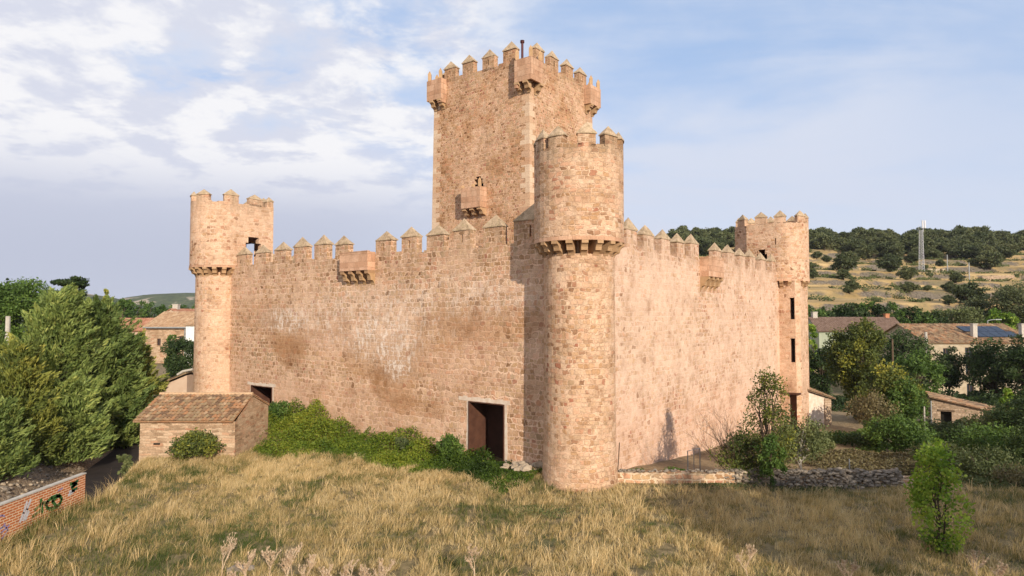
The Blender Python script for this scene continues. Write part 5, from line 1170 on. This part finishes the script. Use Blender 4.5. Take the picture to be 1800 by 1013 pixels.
# bare shrub left of the tall one
x_, y_, z_ = gp(1300, 31.0); bs = MB(); q = random.Random(5)
def twig(p, d, L_, r, dep):
    pts = [p]; dd = Vector(d)
    for k in range(4): dd = (dd+Vector((q.gauss(0, .12), q.gauss(0, .12), q.gauss(0.03, .08)))).normalized(); pts.append(pts[-1]+dd*L_/4)
    bs.tube(pts, [r*(1-.16*k) for k in range(5)], 4, caps=False)
    if dep:
        for k in range(4 if dep > 1 else 3): twig(pts[q.randint(1, 4)], (dd+Vector((q.gauss(0, .5), q.gauss(0, .5), q.gauss(.2, .3)))).normalized(), L_*q.uniform(.45, .65), r*.5, dep-1)
for k in range(15):
    a = q.uniform(0, 6.28); twig(Vector((x_+q.uniform(-.2, .4), y_, z_)), Vector((math.cos(a)*.6-.25, math.sin(a)*.5, 1)).normalized(), q.uniform(1.7, 2.5), .02, 3)
props(bs.build('bare_shrub', M_twig, loc=(x_, y_, z_)), 'leafless brown shrub spreading against the right castle wall', 'shrub')
# hillside oaks: shared meshes
protos = []
for i in range(7):
    q = np.random.default_rng(200+i); n = 3400
    P, d, ct, cc = crown_pts('round', n, 5.2, 3.2, .35, 30, 300+i)
    me = leafmesh('crown', P, d+unit(n)*.9, .55*q.uniform(.7, 1.3, n), .36*q.uniform(.7, 1.3, n), ct*.55+q.uniform(0, 1, n)*.45, LM['oak'])
    tb = MB(); tb.tube([(0, 0, -.6), (.1, 0, 1.2), (0, .1, 3.6)], [.32, .26, .08], 6)
    for k in range(5): a = k*1.3+i; tb.tube([(.05, 0, 1.0+.2*k), (math.cos(a)*1.0, math.sin(a)*1.0, 2.6), (math.cos(a)*2., math.sin(a)*2., 3.6)], [.14, .09, .03], 4, caps=False)
    tm = bpy.data.meshes.new('trunk'); tm.from_pydata(tb.v, [], tb.f); tm.materials.append(M_bark); protos.append((me, tm))
def oak(x_, y_, sc, rz, i, label, group, zs=1.):
    r = thing('holm_oak', label, 'tree', (x_, y_, hz(x_, y_)-.2*sc), group); r.rotation_euler = (0, 0, rz); r.scale = (sc, sc, sc*zs)
    for nm, me in (('crown', protos[i][0]), ('trunk', protos[i][1])):
        o = bpy.data.objects.new(nm, me); col.objects.link(o); o.parent = r
q = random.Random(9); cnt = 0
def Yhit(px, py, y0=105, y1=330):                              # where the sight line meets the hill
    for Yi in np.arange(y0, y1, 1.5):
        if hz((px-900)/F*Yi, Yi) >= zat(py, Yi): return Yi
    return None
for px_i, py_i, hw_, lab in [(1487, 483, 24, 'large round oak on the terraces, nearest the right tower'), (1483, 494, 13, 'small oak under the large round one near the right tower'), (1522, 462, 18, 'round oak at the wood edge above the terraces'), (1565, 482, 21, 'wide oak on the terraces left of the mast'),
    (1595, 493, 16, 'dark compact oak just left of the mast foot'), (1437, 460, 9, 'tiny round oak high beside the right tower'), (1455, 462, 8, 'low scrubby oak right of the tiny one'), (1425, 478, 9, 'small oak touching the right tower edge'), (1430, 492, 11, 'bushy green oak low by the right tower'),
    (1654, 470, 8, 'narrow dark oak right of the mast'), (1500, 512, 12, 'green oak bush on a lower terrace'), (1493, 522, 9, 'small green bush below the terrace oak bush'), (1599, 524, 13, 'pale green bush on the lower terrace below the mast'), (1668, 522, 11, 'bush on the lower terrace below the grey poles'),
    (1682, 500, 12, 'low green bush left of the lower grey pole'), (1715, 471, 10, 'small oak near the ruined walls'), (1742, 478, 22, 'wide low oak above the ruined walls'), (1700, 540, 26, 'broad dark oak low on the slope'), (1745, 448, 12, 'small oak below the hilltop wood at right'), (1668, 545, 12, 'dark bush at the foot of the terraces'), (1630, 512, 7, 'tiny bush on a terrace wall right of centre')]:
    Yi = Yhit(px_i, py_i)
    if Yi: x_ = (px_i-900)/F*Yi; sc = hw_/F*Yi/2.8; oak(x_, Yi, sc, q.uniform(0, 6), q.randrange(7), lab, 'oaks scattered on the terraces', .85)
qs = np.random.default_rng(77); hx_, hy_, hz_, ht_ = [], [], [], []
for k in range(520):
    yy = qs.uniform(106, 262); aa = qs.uniform(.26, .84); xx = aa*yy; nn = int(qs.uniform(30, 130)); rr = qs.uniform(.35, 1.3)
    dd = qs.normal(size=(nn, 3))*[rr*.55*qs.uniform(1, 2.6), rr*.5, rr*.33]; hx_.append(xx+dd[:, 0]); hy_.append(yy+dd[:, 1]); hz_.append(np.abs(dd[:, 2])+.1); ht_.append(np.clip(qs.uniform(.1, .9)+qs.normal(0, .15, nn), 0, 1))
scatter_stuff('scrub', 'low thorny scrub dotted over the terraced hillside', 'scrub', np.stack([np.concatenate(hx_), np.concatenate(hy_)], 1), np.concatenate(hz_), 'olive', .5, 78, 1., tint=np.concatenate(ht_)*.7)
placed = []
tries = 0
while cnt < 240 and tries < 9000:
    tries += 1; Yi = q.uniform(212, 330)**1.0; a = q.uniform(.245, .86); x_ = a*Yi
    if Yi < 226+14*math.sin(a*17)+6*math.sin(a*41): continue
    if any((x_-u_)**2+(Yi-v_)**2 < 7.0 for u_, v_ in placed): continue
    placed.append((x_, Yi)); cnt += 1
    oak(x_, Yi, q.uniform(.8, 1.6), q.uniform(0, 6), q.randrange(7), 'dark green holm oak in the wood covering the hilltop', 'holm oaks of the hilltop wood', q.uniform(.75, 1.05))
for k in range(26):                                            # crest row keeps the skyline uneven
    a = .25+.62*k/26+q.uniform(-.01, .01); Yi = q.uniform(308, 330); oak(a*Yi, Yi, q.uniform(1.1, 1.75), q.uniform(0, 6), q.randrange(7), 'dark green holm oak in the wood covering the hilltop', 'holm oaks of the hilltop wood', q.uniform(.8, 1.1))
# tall trees behind the camera that shade the right wall and the field
for x_, y_, R_, top_, z0f, lab in [(20, -3.5, 2.6, 13.4, .66, 'leafy poplar at the left end of the row behind the viewer'), (25, -3., 2.8, 13.4, .66, 'second leafy poplar in the row behind the viewer'), (29, -2., 2.8, 13.8, .64, 'tallest leafy poplar of the row behind the viewer'), (33.5, -1., 2.8, 13.4, .62, 'leafy poplar at the far right of the row behind the viewer')]:
    make_tree('poplar_tree', lab, 'tree', (x_, y_, 0), top_, R_, 'round', 'mid', 9000, .30, z0f, 50, int(500+x_), None, .16)

# ---------------------------------------------------------------- grass
def blades(name, label, n, yr, xr, hmin, hmax, wd, seed, mask=None, tb=None, tuft=9):
    q = np.random.default_rng(seed)
    nt = n//tuft; yt = yr[0]+(yr[1]-yr[0])*q.uniform(0, 1, nt)**1.25; xt = q.uniform(xr[0], xr[1], nt)
    k = q.integers(0, nt, n); rt = .035+.05*q.uniform(0, 1, nt); ox = q.normal(0, 1, n)*rt[k]; oy = q.normal(0, 1, n)*rt[k]; x = xt[k]+ox; y = yt[k]+oy
    th_ = q.uniform(.45, 1.45, nt)[k]; ta = q.normal(0, 1, nt)[k]; tc_ = q.normal(0, .19, nt)[k]
    x = np.clip(x, xr[0], xr[1]); ok = (x/y > -.95) & (x/y < .95)
    d = x-lane_edge(y); ok &= d > 3.3; ok &= ~((x > -19.8) & (x < -14.5) & (y > 34.9) & (y < 40)); ok &= ~((x < BW+.02) & (y < 27)& (x > BW-.2))
    s = (x-C[0])*U[0]+(y-C[1])*U[1]; s2 = (x-C[0])*V[0]+(y-C[1])*V[1]; ok &= ~((s2 > 0) & (s > -.0)); ok &= (x-C[0])**2+(y-C[1])**2 > 1.55**2
    ok &= ~((y > 29.7) & (x > 4)); ok &= (y < 34.5) | (x < 0)
    if mask is not None: ok &= mask(x, y)
    bare = (wob(xt, yt, 2.2, 81)+.8*wob(xt, yt, 5.5, 82) > .62)[k]; ok &= ~bare
    x, y, s, s2, ox, oy, th_, ta, tc_ = (v_[ok] for v_ in (x, y, s, s2, ox, oy, th_, ta, tc_)); n = len(x); z = H(x, y)-.02
    big = wob(x, y, .55, 31); med = wob(x, y, 1.5, 32); sml = wob(x, y, 4.5, 33)
    hh_ = q.uniform(hmin, hmax, n)*th_*(1+.45*med+.3*sml)*np.where((y > 28.6) & (x > 4), .5, 1.)*(1+.15*big)
    hh_ = hh_*np.where((x < BW+1.0) & (y < 28), 1.7, 1.)
    brm = np.clip((s2+4.5)/3, 0, 1)*(s > 2); hh_ *= 1-.35*brm
    a = .9+1.9*wob(x, y, .7, 34)+1.6*wob(x, y, 2.7, 35)+ta*.9+q.normal(0, .35, n); ln = q.uniform(.1, .85, n)*(1+.7*wob(x, y, 1.9, 36))
    dx_, dy_ = np.cos(a)*ln+ox*3+q.normal(0, .3, n), np.sin(a)*ln*.7+oy*3+q.normal(0, .3, n); wa = q.uniform(0, 3.14, n); wx, wy = np.cos(wa)*wd/2*(.6+.8*q.uniform(0, 1, n)), np.sin(wa)*wd/2*.6
    v0 = np.stack([x-wx, y-wy, z], 1); v1 = np.stack([x+wx, y+wy, z], 1)
    mx, my, mz = x+dx_*hh_*.35, y+dy_*hh_*.35, z+hh_*.62
    v2 = np.stack([mx+wx*.8, my+wy*.8, mz], 1); v3 = np.stack([mx-wx*.8, my-wy*.8, mz], 1); v4 = np.stack([x+dx_*hh_, y+dy_*hh_, z+hh_*(1-.25*ln)], 1)
    vs_ = np.stack([v0, v1, v2, v3, v4], 1).reshape(-1, 3)
    me = bpy.data.meshes.new(name); me.vertices.add(5*n); me.vertices.foreach_set('co', vs_.astype(np.float32).ravel())
    i5 = np.arange(n)[:, None]*5; lp = np.concatenate([i5+np.array([[0, 1, 2, 3]]), i5+np.array([[3, 2, 4]])], 1).astype(np.int32)
    me.loops.add(7*n); me.loops.foreach_set('vertex_index', lp.ravel())
    ls_ = np.stack([np.arange(n)*7, np.arange(n)*7+4], 1).astype(np.int32).ravel(); lt_ = np.tile([4, 3], n).astype(np.int32)
    me.polygons.add(2*n); me.polygons.foreach_set('loop_start', ls_); me.polygons.foreach_set('loop_total', lt_)
    green = .65+.28*big+.28*med+.30*sml-.38*np.clip((-x-4)/8, 0, 1)*np.clip((28-y)/6, 0, 1)-.12*np.exp(-((x+2)/5)**2-((y-31)/2)**2)
    green = green-.42*(wob(x, y, .9, 38) > .34)*(wob(x, y, 2.9, 39) > -.15)
    ti = np.clip(green+tc_+q.normal(0, .13, n) if tb is None else tb+q.normal(0, .15, n), 0, 1)
    at2 = me.attributes.new('tint', 'FLOAT', 'FACE'); at2.data.foreach_set('value', np.repeat(ti, 2).astype(np.float32)); me.materials.append(M_grass); me.update(calc_edges=True)
    o = bpy.data.objects.new(name, me); col.objects.link(o); props(o, label, 'grass', kind='stuff'); return o
blades('dry_grass', 'tall straw coloured dry grass filling the field before the castle', 640000, (14.5, 36), (-24, 30), .07, .30, .013, 71)
blades('dry_grass', 'dry grass along the far edge of the field by the shed and brambles', 80000, (30, 41), (-20, 3), .08, .28, .022, 73)
blades('dry_grass', 'long pale seed stalks of grass rising over the field', 14000, (14.5, 32), (-22, 26), .3, .6, .010, 75, tb=.85)
# pale dry grass knoll beyond the right tower
# thistles in the foreground
def thistle(px, Y, h_, seed, label):
    x_, y_, z_ = gp(px, Y); q = random.Random(seed); mb = MB(); heads = MB()
    def br(p, d, L_, r, dep):
        p2 = p+d*L_*.5+Vector((q.gauss(0, .02), q.gauss(0, .02), 0)); p3 = p+d*L_; mb.tube([p, p2, p3], [r, r*.85, r*.7], 5, caps=False)
        if dep == 0 or L_ < .09:
            for k in range(9):
                dd = (d+Vector((q.gauss(0, .7), q.gauss(0, .7), q.gauss(.1, .5)))).normalized(); c = p3+dd*.035; s_ = dd.cross(Vector((.3, .2, .9))).normalized()*.011; heads.add([p3-s_, p3+s_, c+dd*.035], [(0, 1, 2)])
            return
        for k in range(q.randint(3, 4)):
            f_ = q.uniform(.45, 1); a = q.uniform(0, 6.28); dd = (d*.8+Vector((math.cos(a)*.65, math.sin(a)*.65, .35))).normalized(); br(p+d*L_*f_, dd, L_*q.uniform(.42, .6), r*.72, dep-1)
        for k in range(7):
            f_ = q.uniform(.1, 1); a = q.uniform(0, 6.28); dd = Vector((math.cos(a), math.sin(a), q.uniform(-.3, .4))).normalized(); p4 = p+d*L_*f_; s_ = dd.cross(Vector((0, 0, 1))).normalized()*.012; heads.add([p4-s_, p4+s_, p4+dd*q.uniform(.06, .12)], [(0, 1, 2)])
    t_ = thing('thistle', label, 'thistle', (x_, y_, z_), 'dried thistles in the foreground')
    br(Vector((x_, y_, z_-.1)), Vector((q.gauss(0, .08), q.gauss(0, .08), 1)).normalized(), h_*.62, .014, 3)
    mb.add(heads.v, heads.f); mb.build('stem', M_straw, t_)
TH = [(398, 19.0, 1.45, 'tallest dried thistle, leftmost of the foreground clump'), (442, 18.6, 1.05, 'short dried thistle right of the tallest one'), (478, 18.8, 1.25, 'branchy dried thistle in the middle of the left clump'), (508, 18.5, 1.1, 'low dried thistle close right of the branchy one'), (522, 18.9, 1.3, 'upright dried thistle before the gap in the clump'),
      (548, 18.4, 1.05, 'dried thistle leaning in the centre right of the clump'), (610, 18.2, 1.0, 'dried thistle at the start of the right clump'), (648, 18.3, 1.1, 'dried thistle in the middle of the right clump'), (680, 18.1, 1.05, 'dried thistle closing the right clump'), (834, 18.7, 1.2, 'solitary dried thistle in the middle foreground'), (415, 18.0, .9, 'small dried thistle under the tallest one'), (582, 18.0, .95, 'small dried thistle between the two clumps'),
      (1310, 19.0, 1.15, 'solitary dried thistle in the right foreground'), (1480, 18.5, 1.0, 'dried thistle left of the poplar sapling foot'), (1700, 18.6, 1.0, 'dried thistle right of the poplar sapling foot'), (1745, 18.2, 1.0, 'dried thistle near the lower right corner')]
for i, (px_i, Yi, h_, lab) in enumerate(TH): thistle(px_i, Yi, h_, 900+i, lab)
sb = MB(); q = random.Random(2)
for dx2, r in ((0, .22), (.3, .15), (-.25, .12)): stone(sb, (-8.0+dx2, 19.6+dx2*.3, hz(-8, 19.6)+.1), r, q, 0)
props(sb.build('field_stones', [M_fstone], loc=(-8, 19.6, 0)), 'few grey stones lying beside the tallest dried thistle', 'stones')
# thin air between the camera and the far hills
hzb = MB(); hzb.box(zero, -1800, 1800, -90, 2700, -6, 75)
hm = bpy.data.materials.new('haze_air'); hm.use_nodes = True; ht = NT(hm.node_tree); ht.n.clear()
pv = ht.new('ShaderNodeVolumePrincipled'); pv.inputs['Density'].default_value = .00008; pv.inputs['Color'].default_value = (.86, .90, 1., 1); pv.inputs['Anisotropy'].default_value = 0.
ho = ht.new('ShaderNodeOutputMaterial'); ht.l.new(pv.outputs[0], ho.inputs['Volume'])
props(hzb.build('haze', hm), 'thin summer haze paling the far hills', 'haze', kind='stuff')
print('objects', len(bpy.data.objects))
